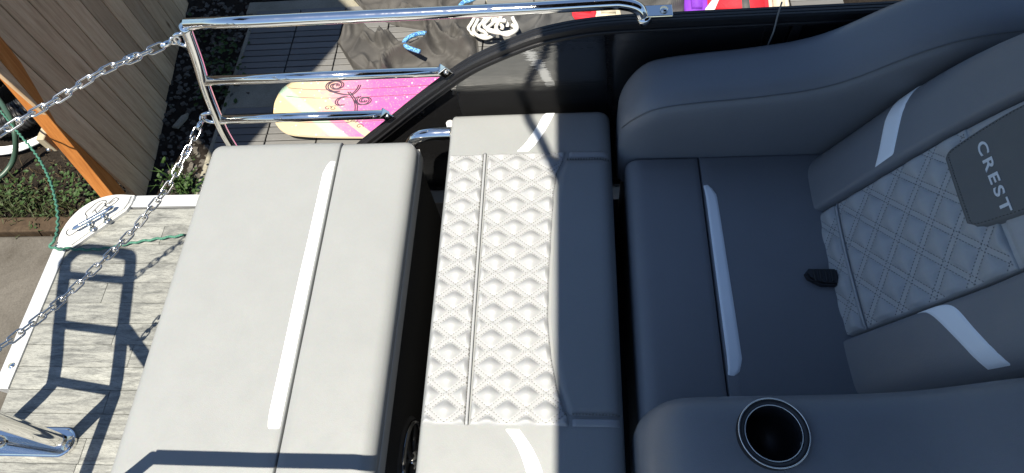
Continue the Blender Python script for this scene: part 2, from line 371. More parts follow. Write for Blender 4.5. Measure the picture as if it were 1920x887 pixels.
def boardart():
    m = mat('board_graphic', (.8, .2, .5), .3); tc = N(m, 'ShaderNodeTexCoord'); sx = N(m, 'ShaderNodeSeparateXYZ'); lk(m, tc.outputs['Object'], sx.inputs[0])
    n = noise_tex(m, tc.outputs['Object'], 9, 6, .75); ad = N(m, 'ShaderNodeMath', operation='MULTIPLY_ADD'); lk(m, n.outputs[0], ad.inputs[0]); ad.inputs[1].default_value = .42; lk(m, sx.outputs[0], ad.inputs[2])
    r = ramp(m, ad.outputs[0], [(.34, (.46, .38, .22)), (.46, (.48, .30, .25)), (.56, (.46, .18, .27)), (.76, (.42, .09, .26))])
    # diagonal streaks: cream and mint
    dg = N(m, 'ShaderNodeMath', operation='MULTIPLY_ADD'); lk(m, sx.outputs[1], dg.inputs[0]); dg.inputs[1].default_value = 1.15; lk(m, sx.outputs[0], dg.inputs[2])
    def band(c, w, fade):
        a = N(m, 'ShaderNodeMath', operation='SUBTRACT'); lk(m, dg.outputs[0], a.inputs[0]); a.inputs[1].default_value = c
        b = N(m, 'ShaderNodeMath', operation='ABSOLUTE'); lk(m, a.outputs[0], b.inputs[0])
        c_ = N(m, 'ShaderNodeMapRange'); c_.inputs[1].default_value = w; c_.inputs[2].default_value = w*.7; lk(m, b.outputs[0], c_.inputs[0])
        d = N(m, 'ShaderNodeMath', operation='MULTIPLY'); lk(m, c_.outputs[0], d.inputs[0]); d.inputs[1].default_value = fade; return d.outputs[0]
    x = mix(m, band(.39, .055, .8), r.outputs[0], (.28, .46, .34)); x = mix(m, band(.55, .035, .85), x, (.48, .41, .24))
    vo = N(m, 'ShaderNodeTexVoronoi'); vo.inputs['Scale'].default_value = 26; lk(m, tc.outputs['Object'], vo.inputs['Vector']); rv = ramp(m, vo.outputs['Distance'], [(.10, (1, 1, 1)), (.16, (0, 0, 0))]); x = mix(m, rv.outputs[0], x, (.55, .45, .47))
    n2 = noise_tex(m, tc.outputs['Object'], 130, 3); rs = ramp(m, n2.outputs[0], [(.58, (0, 0, 0)), (.66, (.7, .7, .7))]); x = mix(m, rs.outputs[0], x, (.48, .36, .25))
    lk(m, x, bsdf(m).inputs['Base Color']); return m
M['boardart'] = boardart(); M['ink'] = mat('dark_ink', (.05, .03, .05), .5)
M['boardedge'] = mat('board_edge', (.75, .6, .4), .4)

# ------------------------------------------------------------------ the setting: ground, slabs, patio tiles, deck
ZG = -1.05
tag(mesh('ground', *[(lambda g: g)(x) for x in ([(-60, -60, ZG), (60, -60, ZG), (60, 60, ZG), (-60, 60, ZG)], [(0, 1, 2, 3)])], M['soil'], smooth=False), kind='structure')
tag(MB().add(*bevbox(-6, -1.2, -6, 1.515, ZG-.1, ZG+.03, .012)).build('concrete_slab', M['conc'], smooth=False), kind='structure')
tag(MB().add(*bevbox(-1.99, 4, 2.338, 2.528, ZG-.1, ZG+.012, .008)).build('concrete_strip', M['conc2'], smooth=False), kind='structure')
tag(MB().add(*bevbox(-2.06, 4, 3.108, 3.215, ZG-.1, ZG+.012, .008)).build('concrete_strip', M['conc2'], smooth=False), kind='structure')
tag(MB().add(*bevbox(-2.01, -1.982, 1.6, 3.105, ZG-.1, ZG+.016, .006)).build('concrete_border', M['conc2'], smooth=False), kind='structure')
patio = bpy.data.objects.new('patio', None); link(patio); patio.location = (-1.98, 1.75, ZG); tag(patio, kind='structure')
TP, SP = .2905, .0484
sl_mesh = None
tile_mesh = None
for (ya, rows) in ((2.333-2*TP, 2), (2.533, 2), (3.22, 2)):
    for rj in range(rows):
        for ci in range(12):
            tx, ty = -1.979+ci*TP, ya+rj*TP
            if tile_mesh is None:
                t = MB().add(*box(.003, TP-.003, .003, TP-.003, .002, .010)).build('deck_tile', M['plastic'], None, False); tile_mesh = t.data
            else: t = bpy.data.objects.new('deck_tile', tile_mesh); link(t)
            t.parent = patio; t.location = Vector((tx, ty, ZG))-patio.location
            for k in range(6):
                if sl_mesh is None:
                    s = MB().add(*bevbox(.004, TP-.004, .003, SP-.003, .0105, .026, .002, 1)).build('slat', M['tile'], None, False); sl_mesh = s.data
                else: s = bpy.data.objects.new('slat', sl_mesh); link(s)
                s.parent = t; s.location = (random.uniform(-.0006, .0006), k*SP+random.uniform(-.0006, .0006), random.uniform(-.001, .001))
# swim deck: base, trims, planks
deck = MB().add(*box(-1.60, 3.2, -1.6, 1.035, -.05, -.006)).build('swim_deck', M['plastic'], None, False); tag(deck, kind='structure')
PW = .0655; row = 0; y = 1.030
pl_cache = {}
while y > .02:
    x = -1.601-random.uniform(0, .45)
    while x < -.50:
        ln = .62; x0 = max(x, -1.601); x1 = min(x+ln, -.45)
        if x1-x0 > .03:
            V, F = bevbox(0, x1-x0-.0008, 0, PW-.0009, -.0055, 0, .0009, 1)
            p = mesh('plank', V, F, M['plank'], None, False); p.parent = deck; p.location = (x0, y-PW, random.uniform(-.0004, .0004))
        x += ln
    y -= PW; row += 1
floor_in = MB().add(*box(-.449, 3.1, -1.5, 1.03, -.0055, -.0015)).build('cabin_floor', M['canvas'], None, False); tag(floor_in, kind='structure')
def trim(name, prof, P):
    pass
t1 = MB(); t1.add(*bevbox(-1.47, -.93, 1.036, 1.058, -.10, .005, .002)); t1.add(*bevbox(-1.47, -.93, 1.0585, 1.080, -.10, .0025, .002))
o = t1.build('deck_edge_rail', M['alu'], None, False); tag(o, 'bright aluminium edge strip along the far side of the swim deck', 'edge trim')
t2 = MB(); t2.add(*bevbox(-1.626, -1.6015, .44, .90, -.10, .005, .002)); t2.add(*bevbox(-1.649, -1.6265, .44, .90, -.10, .0025, .002))
o = t2.build('deck_edge_rail', M['alu'], None, False); tag(o, 'bluish aluminium edge strip with screw along the stern end of deck', 'edge trim')
sc = MB(); V, F = tube([(-1.617, .505, .004), (-1.617, .505, .009)], .009, 14); sc.add(V, F); s_ = sc.build('screw', M['chrome'], o, True)
# pontoon log under the deck
V, F = tube([(-1.55, .72, -.42), (3.2, .72, -.42)], .31, 40); tag(mesh('pontoon', V, F, M['alu']), 'round aluminium pontoon float underneath the swim deck', 'pontoon')

# ------------------------------------------------------------------ fence, post
p0 = Vector((-2.217, 1.783, 0)); fd = (Vector((-2.346, 2.718, 0))-p0).normalized(); fn = Vector((fd.y, -fd.x, 0))   # fn points to the boat
fence = thing('wooden_fence', (p0.x, p0.y, ZG), 'tall weathered grey-brown board fence behind the stern with orange end post', 'fence')
s = -.055; i = 0
while s < 2.6:
    w = random.uniform(.132, .146)
    V, F = bevbox(0, w-.004, -.020, 0, 0, 1.9, .002, 1)
    jit = random.uniform(-.0015, .0015)
    o = mesh('board', V, F, M['fence'], None, False); o.parent = fence
    o.matrix_local = Matrix.Translation(fd*s+Vector((0, 0, .02-random.uniform(0, .03)))+fn*(jit-.066)) @ Matrix(((fd.x, -fn.x*-1, 0), (fd.y, -fn.y*-1, 0), (0, 0, 1))).to_4x4()
    s += w+.002; i += 1
pb = Vector((-2.272, 1.63, -.8)); pdir = Vector((0, .145, .765)).normalized()
V, F = bevbox(-.064, 0, 0, .09, -.3, 1.7, .004, 2)
q = Vector((0, 0, 1)).rotation_difference(pdir) @ Matrix.Rotation(math.radians(13), 3, 'Z').to_quaternion()
post = mesh('post', V, F, M['cedar'], None, False); post.parent = fence; post.matrix_local = Matrix.Translation(pb-fence.location) @ q.to_matrix().to_4x4(); post['label'] = 'bright orange cedar end post of the fence'
V, F = bevbox(-.135, -.095, .05, .32, -.28, -.19, .003, 1)
o = mesh('rail', V, F, M['pale'], None, False); o.parent = fence; o.matrix_local = Matrix.Translation(pb-fence.location+Vector((0, 0, .55)))
V, F = tube([(-.13, .045, .29), (-.115, .052, .285)], .009, 12); o = mesh('bolt', V, F, M['link'], None); o.parent = fence; o.matrix_local = Matrix.Translation(pb-fence.location)

# ------------------------------------------------------------------ things on the ground behind the fence
tag(MB().add(*bevbox(-4.4, -2.02, 1.53, 1.62, ZG-.05, ZG+.05, .008)).build('timber_edging', M['timber'], None, False), 'brown timber edging board between the concrete and the weeds', 'timber')
cc = atz(45, 190, ZG+.05)
def coil(c, R0, R1, z0, z1, turns, r, seg, rf=None, ph=0):
    P = []; n = int(turns*64)
    for k in range(n+1):
        a = ph+2*math.pi*k/64; t = k/n; R = R0+(R1-R0)*t+.006*math.sin(a*2.3); P.append((c.x+R*math.cos(a), c.y+R*math.sin(a), z0+(z1-z0)*t+.01*math.sin(a*1.3)))
    return P
P = coil(cc, .385, .345, ZG+.03, ZG+.05, 2.15, .013, 10)
tag(mesh('white_pipe', *tube(P, .0135, 10), M['whitepvc']), 'coil of white plastic pipe lying by the fence post', 'pipe')
P = coil(cc, .29, .14, ZG+.07, ZG+.16, 3.2, .04, 10); PP = smooth_path(P[::2], 12)
V, F = tube(PP, .04, 10, rfun=lambda t: .038+.0045*math.sin(t*len(PP)*1.15))
tag(mesh('corrugated_pipe', V, F, M['corr']), 'coil of black corrugated drain pipe inside the white coil', 'pipe')
P = [atz(-30, 150, ZG+.2), atz(10, 205, ZG+.26), atz(28, 250, ZG+.22), atz(25, 300, ZG+.08), atz(-5, 335, ZG+.04), atz(-60, 345, ZG+.03)]
tag(mesh('garden_hose', *tube(smooth_path(P, 10), .014, 10), M['dgreen']), 'dark green garden hose bending over the pipe coils', 'hose')

# weeds
def blades(spots, n, hgt, wid, mb, spread):
    for k in range(n):
        c = random.choice(spots); x = c[0]+random.gauss(0, spread); y = c[1]+random.gauss(0, spread*.8); a = random.uniform(0, 6.28); h = hgt*random.uniform(.5, 1.3); ln = random.uniform(.3, 1.1)*h
        d = Vector((math.cos(a), math.sin(a), 0)); e = Vector((-d.y, d.x, 0))*wid*random.uniform(.6, 1.3); b = Vector((x, y, ZG)); m_ = b+d*ln*.45+Vector((0, 0, h*.75)); t = b+d*ln+Vector((0, 0, h*random.uniform(.5, .95)))
        mb.add([b-e, b+e, m_+e*.8, m_-e*.8, t], [(0, 1, 2, 3), (3, 2, 4)])
def leaves(spots, n, size, mb, spread):
    for k in range(n):
        c = random.choice(spots); x = c[0]+random.gauss(0, spread); y = c[1]+random.gauss(0, spread*.8); z = ZG+random.uniform(.01, .13); s_ = size*random.uniform(.5, 1.4)
        a = random.uniform(0, 6.28); d = Vector((math.cos(a), math.sin(a), random.uniform(-.4, .4))).normalized(); e = Vector((-d.y, d.x, random.uniform(-.3, .3))).normalized(); b = Vector((x, y, z)); u = d.cross(e)
        mb.add([b, b+d*s_*.35+e*s_*.33, b+d*s_*.75+e*s_*.25, b+d*s_, b+d*s_*.75-e*s_*.25, b+d*s_*.35-e*s_*.33, b+d*s_*.5-u*s_*.1], [(0, 6, 1), (1, 6, 2), (2, 6, 3), (3, 6, 4), (4, 6, 5), (5, 6, 0)])
g = MB(); sp = [tuple(atz(x, y, ZG)[:2]) for x, y in ((10, 385), (40, 390), (90, 405), (30, 405), (70, 385), (5, 365), (60, 395), (120, 405), (170, 395))]
blades(sp, 380, .08, .0035, g, .07); tag(g.build('grass', M['grass'], None, False), 'rough grass growing beside the timber edging', 'grass', kind='stuff')
g = MB(); sp = [tuple(atz(x, y, ZG)[:2]) for x, y in ((110, 350), (130, 370), (150, 355), (165, 385), (180, 365), (120, 395), (60, 370), (205, 350), (20, 365))]
leaves(sp, 260, .024, g, .07)
tag(g.build('weeds', M['leaf'], None, False), 'broad leaved weeds growing left of the orange post', 'weeds', kind='stuff')
g = MB(); sp = [tuple(atz(x, y, ZG)[:2]) for x, y in ((345, 355), (425, 180), (415, 130), (430, 155), (440, 100), (395, 70), (405, 200), (360, 350))]
leaves(sp, 260, .028, g, .06); blades(sp[:1], 40, .14, .004, g, .02)
tag(g.build('weeds', M['leaf'], None, False), 'low weeds in the dark soil between the fence and the patio', 'weeds', kind='stuff')
g = MB(); sp = [tuple(atz(x, y, ZG)[:2]) for x, y in ((80, 330), (130, 330), (40, 345), (110, 380), (190, 390), (150, 400))]
blades(sp, 260, .05, .0022, g, .10)
tag(g.build('dry_stalks', M['dry'], None, False), 'dry brown stalks lying among the weeds', 'stalks', kind='stuff')
g = MB()
for k in range(700):
    c = atz(random.uniform(300, 470), random.uniform(0, 370), ZG); s_ = random.uniform(.004, .016)
    V, F = box(-1, 1, -1, 1, -.5, .8); R3 = Matrix.Rotation(random.uniform(0, 6), 3, 'Z') @ Matrix.Rotation(random.uniform(-.6, .6), 3, 'X')
    g.add([c+R3 @ (Vector(v)*s_*random.uniform(.6, 1.1)) for v in V], F)
tag(g.build('gravel', M['conc'], None, False), 'scattered dark gravel on the soil by the fence', 'gravel', kind='stuff')
c = atz(340, 228, ZG+.02); V, F = prism([(-.02, -.055), (.018, -.05), (.025, .03), (.01, .06), (-.015, .03)], 0, .015, .004)
R3 = Matrix.Rotation(-.35, 3, 'Z'); tag(mesh('stone', [c+R3 @ Vector(v) for v in V], F, M['conc2'], smooth=False), 'pale flat stone chip on the soil at the foot of the fence', 'stone')

# ------------------------------------------------------------------ patio clutter: tarp, ropes, board, bags
def clothsheet(name, lo, up, z, n, m, amp, seed, matn, label, cat, skirt=.03):
    L = resample([atz(x, y, z) for x, y in lo], n); R = resample([atz(x, y, z) for x, y in up], n); V = []; F = []
    for i in range(n+1):
        for j in range(m+1):
            p = L[i].lerp(R[i], j/m); q = Vector((p.x*3.2+seed, p.y*3.2, seed)); w = noise.noise_vector(q)*.35
            a = noise.noise(Vector((p.x*5+w.x*3+seed, p.y*4+w.y*3, 1.7))); b = noise.noise(Vector((p.x*11+w.y*4, p.y*9+w.x*4+seed, 4.1)))
            r1 = max(0, 1-abs(a)*3.4)**1.5; r2 = max(0, 1-abs(b)*2.6)**1.6; h = amp*(.25+1.35*r1+.28*r2+.5*a); h = max(0.0, h)
            ed = min(i/n, 1-i/n, j/m, 1-j/m); ed = min(1, ed/.07); pz = ZG+.027+.012*ed+h*math.sqrt(ed)
            V.append((p.x, p.y, pz))
    for i in range(n):
        for j in range(m): a = i*(m+1)+j; F.append((a, a+1, a+m+2, a+m+1))
    v0, v1, v2 = (Vector(V[k]) for k in F[0][:3])
    if (v1-v0).cross(v2-v0).z < 0: F = [tuple(reversed(f)) for f in F]
    nV = len(V); bd = [i*(m+1) for i in range(n+1)]+[n*(m+1)+j for j in range(1, m+1)]+[i*(m+1)+m for i in range(n-1, -1, -1)]+[j for j in range(m-1, 0, -1)]
    for k in bd: V.append((V[k][0], V[k][1], V[k][2]-.008))
    for k in range(len(bd)): F.append((bd[k], bd[(k+1) % len(bd)], nV+(k+1) % len(bd), nV+k))
    return tag(mesh(name, V, F, M[matn]), label, cat)
clothsheet('tarp', [(633, 80), (645, 100), (662, 128), (690, 142), (760, 150), (840, 150), (900, 120)], [(640, 76), (676, 46), (715, 66), (760, 84), (800, 72), (828, 34), (890, 30)], ZG+.05, 90, 60, .075, 3.3, 'tarp', 'crumpled charcoal tarp below the top rail with blue rope on it', 'tarp')
clothsheet('tarp', [(660, -8), (686, 20), (735, 42), (800, 52), (840, 34), (880, 24)], [(655, -60), (700, -60), (750, -60), (800, -60), (850, -60), (900, -60)], ZG+.05, 60, 40, .06, 8.1, 'tarp', 'second charcoal tarp folded behind the top rail at the edge of the photo', 'tarp')
clothsheet('grey_bag', [(955, 90), (1000, 90), (1045, 84), (1090, 60)], [(958, 24), (990, 18), (1030, 14), (1075, 8)], ZG+.06, 40, 30, .06, 5.7, 'greyfab', 'rumpled grey fabric bag beside the white rope', 'bag')
clothsheet('dark_bag', [(1130, 40), (1180, 40), (1240, 40), (1290, 36)], [(1135, -20), (1180, -25), (1240, -25), (1285, -20)], ZG+.08, 40, 30, .07, 9.2, 'greyfab', 'dark grey bag just beyond the end of the top rail', 'bag')
c = [(800, 62), (782, 64), (766, 71), (758, 80), (763, 88), (775, 93), (787, 97)]
P = smooth_path([atz(x, y, ZG+.14+.004*k) for k, (x, y) in enumerate(c)], 8)
tag(mesh('blue_rope', *tube(P, .0125, 10, rfun=lambda t: .0125+.0012*math.sin(t*160)), M['blue']), 'thick blue braided rope end curled on the charcoal tarp', 'rope')
c = [(862, 12), (870, 4), (884, 0), (900, -10)]
tag(mesh('blue_rope', *tube(smooth_path([atz(x, y, ZG+.14) for x, y in c], 8), .013, 10), M['blue']), 'short blue rope above the top rail at the photo edge', 'rope')
wr = thing('white_rope', tuple(atz(925, 45, ZG+.05)), 'tangled bundle of white rope beside the boat side panel', 'rope')
for k in range(6):
    c0 = (900+k*10, 48+random.uniform(-6, 6)); rx, ry = random.uniform(12, 26), random.uniform(10, 24); ph = random.uniform(0, 6); zz = ZG+.08+.014*k; P = []
    for a in range(14): t = ph+a/14*2*math.pi*.93; P.append(atz(c0[0]+rx*math.cos(t)*(1+.2*math.sin(3*t)), c0[1]+ry*math.sin(t), zz+.015*math.sin(2*t+k)))
    mesh('strand', *tube(smooth_path(P, 6), .0105, 8), M['whiterope'], wr)
#clothsheet('white_cloth', [(915, 75), (940, 85), (965, 78), (975, 62)], [(925, 30), (945, 26), (962, 28), (972, 34)], ZG+.06, 24, 20, .05, 2.2, 'whitefab', 'white cloth lump under the white rope bundle', 'cloth')
def pad(name, px, z, h, matn, label, cat, parent=None):
    pts = [atz(x, y, z) for x, y in px]; cx = sum(p.x for p in pts)/len(pts); cy = sum(p.y for p in pts)/len(pts)
    V, F = prism([(p.x, p.y) for p in pts], ZG+.027, z+h, min(.03, h*.6), 4)
    return tag(mesh(name, V, F, M[matn], parent), label, cat)
pad('red_float', [(1074, 40), (1072, 24), (1082, 14), (1098, 11), (1114, 16), (1118, 30), (1114, 42)], ZG+.05, .06, 'red', 'rounded red float peeking over the curved black frame', 'float')
pad('cream_cushion', [(1116, 40), (1118, 12), (1135, 8), (1160, 10), (1165, 40)], ZG+.05, .05, 'cream', 'cream cushion behind the bend of the top rail', 'cushion')
pad('purple_float', [(1284, 40), (1280, -10), (1300, -40), (1322, -40), (1324, 40)], ZG+.06, .08, 'purple', 'bright purple float behind the black side panel', 'float')
lv = pad('life_vest', [(1326, 40), (1322, 2), (1340, -30), (1410, -30), (1436, -5), (1440, 40)], ZG+.06, .07, 'red', 'red life vest with white panel lying on the patio at top edge', 'life vest')
pts = [atz(x, y, ZG+.131) for x, y in ((1322, 18), (1340, -6), (1352, -10), (1340, 18))]; V, F = prism([(p.x, p.y) for p in pts], ZG+.12, ZG+.137, .003); mesh('panel', V, F, M['whitefab'], lv)
pts = [atz(x, y, ZG+.131) for x, y in ((1392, 20), (1390, -10), (1404, -10), (1407, 20))]; V, F = prism([(p.x, p.y) for p in pts], ZG+.12, ZG+.137, .003); mesh('strap', V, F, M['greyfab'], lv)
pad('cream_cushion', [(1437, 40), (1434, 0), (1445, -10), (1475, -10), (1480, 40)], ZG+.05, .05, 'cream', 'pale cream cushion beside the life vest at the top edge', 'cushion')

# wakeboard
wb0 = Vector((-1.625, 2.05, ZG+.055)); WL, WWd = 1.35, .43
wk = thing('wakeboard', tuple(wb0), 'pink and cream wakeboard with scroll graphics lying on the patio', 'wakeboard')
def wb_half(t):  # half width along the length 0..1
    e = min(t, 1-t)/.5; return WWd/2*min(1, (1-(1-min(1, e*4.6))**2.6)**.42*(.86+.14*min(1, e*1.15)))
V = []; F = []; nl, nw = 64, 16
def wb_pt(t, s, z): x = t*WL; y = WWd/2+s*wb_half(t); zz = .055*(2*t-1)**4+z; return Vector((x, y, zz))
for i in range(nl+1):
    t = .5-.5*math.cos(math.pi*i/nl)
    for j in range(nw+1): V.append(wb_pt(t, -1+2*j/nw, .018-.004*abs(-1+2*j/nw)**4))
nT = len(V)
for i in range(nl):
    for j in range(nw): a = i*(nw+1)+j; F.append((a, a+nw+1, a+nw+2, a+1))
WR = Matrix.Rotation(math.radians(1.2), 3, 'Z')
o = mesh('deck_face', V, F, M['boardart'], None); o.parent = wk; o.rotation_euler = (0, 0, math.radians(1.2))
V2 = []; F2 = []
for i in range(nl+1):
    t = .5-.5*math.cos(math.pi*i/nl)
    for s_, z in ((-1, .0145), (-1.0, -.001), (1.0, -.001), (1, .0145)): V2.append(wb_pt(t, s_, z))
for i in range(nl):
    for k in range(3): a = i*4+k; F2.append((a, a+4, a+5, a+1))
o = mesh('edge', V2, [tuple(reversed(f)) for f in F2], M['boardedge'], None, False); o.parent = wk; o.rotation_euler = (0, 0, math.radians(1.2))
def wb_line(name, pts, r=.0028, flat=.5):
    P = [wb_pt(p[0]/WL, (p[1]-WWd/2)/max(.02, wb_half(p[0]/WL)), .0185) for p in pts]
    o = mesh(name, *tube(P, r, 6, flat=flat), M['ink'], None); o.parent = wk; o.rotation_euler = (0, 0, math.radians(1.2)); return o
for yy in (.105, .335, .275): wb_line('groove', [(.05+k*.04, yy) for k in range(31)], .0016)
def spiral(cx, cy, r0, turns, a0, sgn=1, n=40, ex=1.3):
    return [(cx+ex*r0*(1-k/n*.85)*math.cos(a0+sgn*turns*6.283*k/n), cy+r0*(1-k/n*.85)*math.sin(a0+sgn*turns*6.283*k/n)) for k in range(n+1)]
for off in (0, .012):
    wb_line('scroll', spiral(.30+off, .365, .045, 1.9, -1.2, -1), .0034)
    wb_line('scroll', smooth2 := [(.30+off+.0*k, .33) if False else (.275+off+.16*math.sin(k/20*1.5), .325-.03*math.sin(k/20*3.1)+.05*max(0, k/20-.6)*2) for k in range(21)], .0034)
    wb_line('scroll', [(.38+off+.055*k/20+.02*math.sin(k/20*3), .315-.15*k/20) for k in range(21)], .0036)
    wb_line('scroll', spiral(.475+off, .25, .038, 1.7, 2.2, 1), .0034)
    wb_line('scroll', spiral(.36+off, .235, .05, .55, 1.4, 1), .0034)
for k in range(7): wb_line('scroll', spiral(.285+k*.032, .205-.022*k+.02*(k % 2), .017, 1.1, k, 1, 18), .002)

# ------------------------------------------------------------------ boat side panel with curved frame
YP = 1.07
fr_px = [(640, 300), (684, 262), (712, 240), (770, 193), (832, 146), (865, 123), (900, 104), (955, 80), (1010, 60), (1080, 45), (1150, 37), (1250, 27), (1400, 17), (1600, 8), (1900, -4), (2300, -18)]
cl = [aty(x, y, YP) for x, y in fr_px]; cl = [Vector((-.92, YP, .03))]+cl
for k in range(11, len(cl)): cl[k].z = cl[11].z+(cl[k].z-cl[11].z)*.15
cls = [cl[0], cl[0].lerp(cl[1], .5)]+smooth_path(cl[1:], 8)
sp_ = thing('side_panel', (-.3, YP, 0), 'glossy black boat side panel with curved black frame', 'side panel')
def sweep(P, prof, nrm=Vector((0, 1, 0))):
    """profile (a: outward in the panel plane, b: along y) swept along P"""
    V = []; F = []; n = len(P); m = len(prof)
    for i in range(n):
        T = (P[min(i+1, n-1)]-P[max(i-1, 0)]).normalized(); A = T.cross(nrm)
        for a, b in prof: V.append(P[i]+A*a+nrm*b)
    for i in range(n-1):
        for k in range(m): F.append((i*m+k, (i+1)*m+k, (i+1)*m+(k+1) % m, i*m+(k+1) % m))
    F.append(tuple(range(m-1, -1, -1))); F.append(tuple((n-1)*m+k for k in range(m))); return V, F
prof = [(-.030, -.012), (-.0045, -.012), (-.001, -.008), (-.001, -.003), (-.0035, -.0015), (-.001, 0), (-.001, .006), (-.0035, .0075), (-.001, .009), (-.001, .015), (-.004, .018), (-.030, .018)]
mesh('frame', *sweep(cls, prof), M['blackframe'], sp_, False)
V, F = tube([p+Vector((0, -.013, 0))+Vector((0, 0, -.022)) for p in cls], .0035, 8); mesh('edge_bead', V, F, M['blackframe'], sp_)
V = []; F = []; n = len(cls)
for p in cls:
    zt = p.z-.018
    for k in range(9): V.append((p.x, YP+.002+.0008*math.sin(p.x*13), -.1+(zt+.1)*k/8))
for i in range(n-1):
    for k in range(8): F.append((i*9+k, (i+1)*9+k, (i+1)*9+k+1, i*9+k+1))
nS = len(V); V = V+[(v[0], v[1]+.006, v[2]) for v in V]; F = F+[tuple(i+nS for i in reversed(f)) for f in F]
o = mesh('skin', V, F, M['blackgloss'], sp_)
mesh('seam_strip', *bevbox(.46, .478, 1.058, 1.066, .05, .655, .001, 1), M['blackframe'], sp_, False)

# ------------------------------------------------------------------ stern rails
RT = .0127
def stern_rail(y, label, far=True):
    x0 = -.858; xe = 0 if far else -.55; t = thing('stern_rail', (-.967, y, 0), label, 'rail', 'stainless stern rails')
    top = [(x0, y, .705), (-.7, y, .703), (-.1+xe, y, .701), (.06+xe, y, .703), (.10+xe, y, .701), (.132+xe, y-.003, .690), (.148+xe, y-.010, .666)]+([] if far else [(-.40, y-.012, .5), (-.40, y-.012, .004)])
    mesh('top_bar', *tube([top[0], top[1]]+smooth_path(top[2:], 8), RT*1.03, 16), M['chrome'], t)
    pp = [(-.862, y, .70), (-.889, y, .60), (-.918, y, .51), (-.944, y, .41), (-.962, y, .33), (-.972, y, .24), (-.975, y, .12), (-.975, y, .0)]
    mesh('post', *tube(smooth_path(pp, 8), RT*1.02, 16), M['chrome'], t)
    for z, xa, xb in ((.525, -.912, -.315), (.377, -.951, -.500)): mesh('cross_bar', *tube([(xa, y, z), ((xa+xb)/2, y, z+.001), (xb, y, z)], RT*.95, 16), M['chrome'], t)
    if far:
        for (xa, za) in ((-.308, .530), (-.490, .380)):
            b = MB(); V, F = bevbox(-.012, .016, -.0165, -.0125, -.012, .012, .0015, 2); R3 = Matrix.Rotation(-math.radians(41), 3, 'Y'); c_ = Vector((xa+.004, y, za+.004))
            b.add([c_+R3 @ Vector(v) for v in V], F); V, F = bevbox(-.012, -.007, -.0125, .014, -.012, .012, .0015, 2); b.add([c_+R3 @ Vector(v) for v in V], F)
            br = b.build('bracket', M['chrome'], t, False); V, F = tube([c_+Vector((.004, -.016, .004)), c_+Vector((.004, -.020, .004))], .0055, 12); mesh('screw', V, F, M['link'], br)
        b = MB(); b.add(*bevbox(.142, .205, y-.018, y+.016, .676, .680, .0018, 2)); br = b.build('bracket', M['chrome'], t, False); br['label'] = 'flat bracket plate with screw at the forward end of the top rail'
        V, F = tube([(.187, y-.001, .679), (.187, y-.001, .6835)], .0085, 16); mesh('screw', V, F, M['link'], br)
        mesh('foot_collar', *tube([(.145, y-.009, .674), (.150, y-.011, .660)], RT*1.2, 16), M['chrome'], t)
    for z in ((.664, .392) if far else ()):
        xx = -.872 if z > .5 else -.953; P = []
        for k in range(17): a = math.pi*k/16; P.append((xx-.034*math.sin(a)**.7, y-.004, z+.019*math.cos(a)))
        mesh('chain_loop', *tube(P, .0042, 10), M['chrome'], t)
    return t
stern_rail(YP, 'polished stainless three bar rail on the far side of the stern')
stern_rail(.090, 'stainless stern rail on the near side of the lounge cushion', False)

# ------------------------------------------------------------------ chains
LK = None
def link_geo(Lh, Wh, r):
    P = []
    for k in range(10): a = -math.pi/2+math.pi*k/9; P.append(((Lh-Wh)+Wh*math.cos(a), Wh*math.sin(a), 0))
    for k in range(10): a = math.pi/2+math.pi*k/9; P.append((-(Lh-Wh)+Wh*math.cos(a), Wh*math.sin(a), 0))
    return tube(P, r, 8, closed=True)
def chain(name, A, B, via_px, label, pitch=.0268):
    A = Vector(A); B = Vector(B); h = (B-A); h.z = 0; nrm = Vector((-h.y, h.x, 0)).normalized()
    pts = [A]+[onplane(x, y, A, nrm) for x, y in via_px]+[B]
    path = smooth_path(pts, 20)
    D = [0]
    for a, b in zip(path, path[1:]): D.append(D[-1]+(b-a).length)
    t = thing(name, A, label, 'chain', 'safety chains across the stern')
    lm = None; j = 0; k = 0; s = 0.045
    def at(s):
        for i in range(len(D)-1):
            if D[i+1] >= s: f = (s-D[i])/(D[i+1]-D[i]); return path[i].lerp(path[i+1], f)
        return path[-1]
    V, F = link_geo(.0190, .0085, .0024); proto = None
    while s < D[-1]-.01:
        p = at(s); d = (at(s+.008)-at(s-.008)).normalized(); side = d.cross(Vector((0, 0, 1))).normalized(); up = side.cross(d)
        a = math.radians(30+random.uniform(-14, 14))+(math.pi/2 if k % 2 else 0)
        y_ = side*math.cos(a)+up*math.sin(a); z_ = d.cross(y_)
        if proto is None: proto = mesh('link', V, F, M['link'], None); o = proto
        else: o = bpy.data.objects.new('link', proto.data); link(o)
        o.parent = t
        o.matrix_local = Matrix.Translation(p-A) @ Matrix((( d.x, y_.x, z_.x), (d.y, y_.y, z_.y), (d.z, y_.z, z_.z))).to_4x4()
        s += pitch; k += 1
    # swivel snap at the rail end
    d = (at(.04)-A).normalized()
    mesh('swivel', *tube([A+d*.006, A+d*.016, A+d*.022, A+d*.034], .006, 12, rfun=lambda t_: .0035+.004*math.sin(math.pi*t_)), M['chrome'], t)
    P = []; side = d.cross(Vector((0, 0, 1))).normalized(); c_ = A+d*.0
    for k in range(14): a = 2*math.pi*k/14; P.append(c_+d*.011*math.cos(a)+Vector((0, 0, 1))*.009*math.sin(a))
    mesh('snap_ring', *tube(P, .0028, 8, closed=True), M['chrome'], t)
    p1, p2 = at(.10), at(.116); mesh('quick_link', *tube([p1+Vector((.004, .006, 0)), p2+Vector((.004, .006, 0))], .0055, 6), M['chrome'], t)
    return pts
c1 = chain('upper_chain', (-.906, 1.066, .664), (-1.443, .50, .70), [(255, 107), (190, 135), (105, 188), (60, 213), (0, 250)], 'upper steel link chain from the rail corner across the orange post')
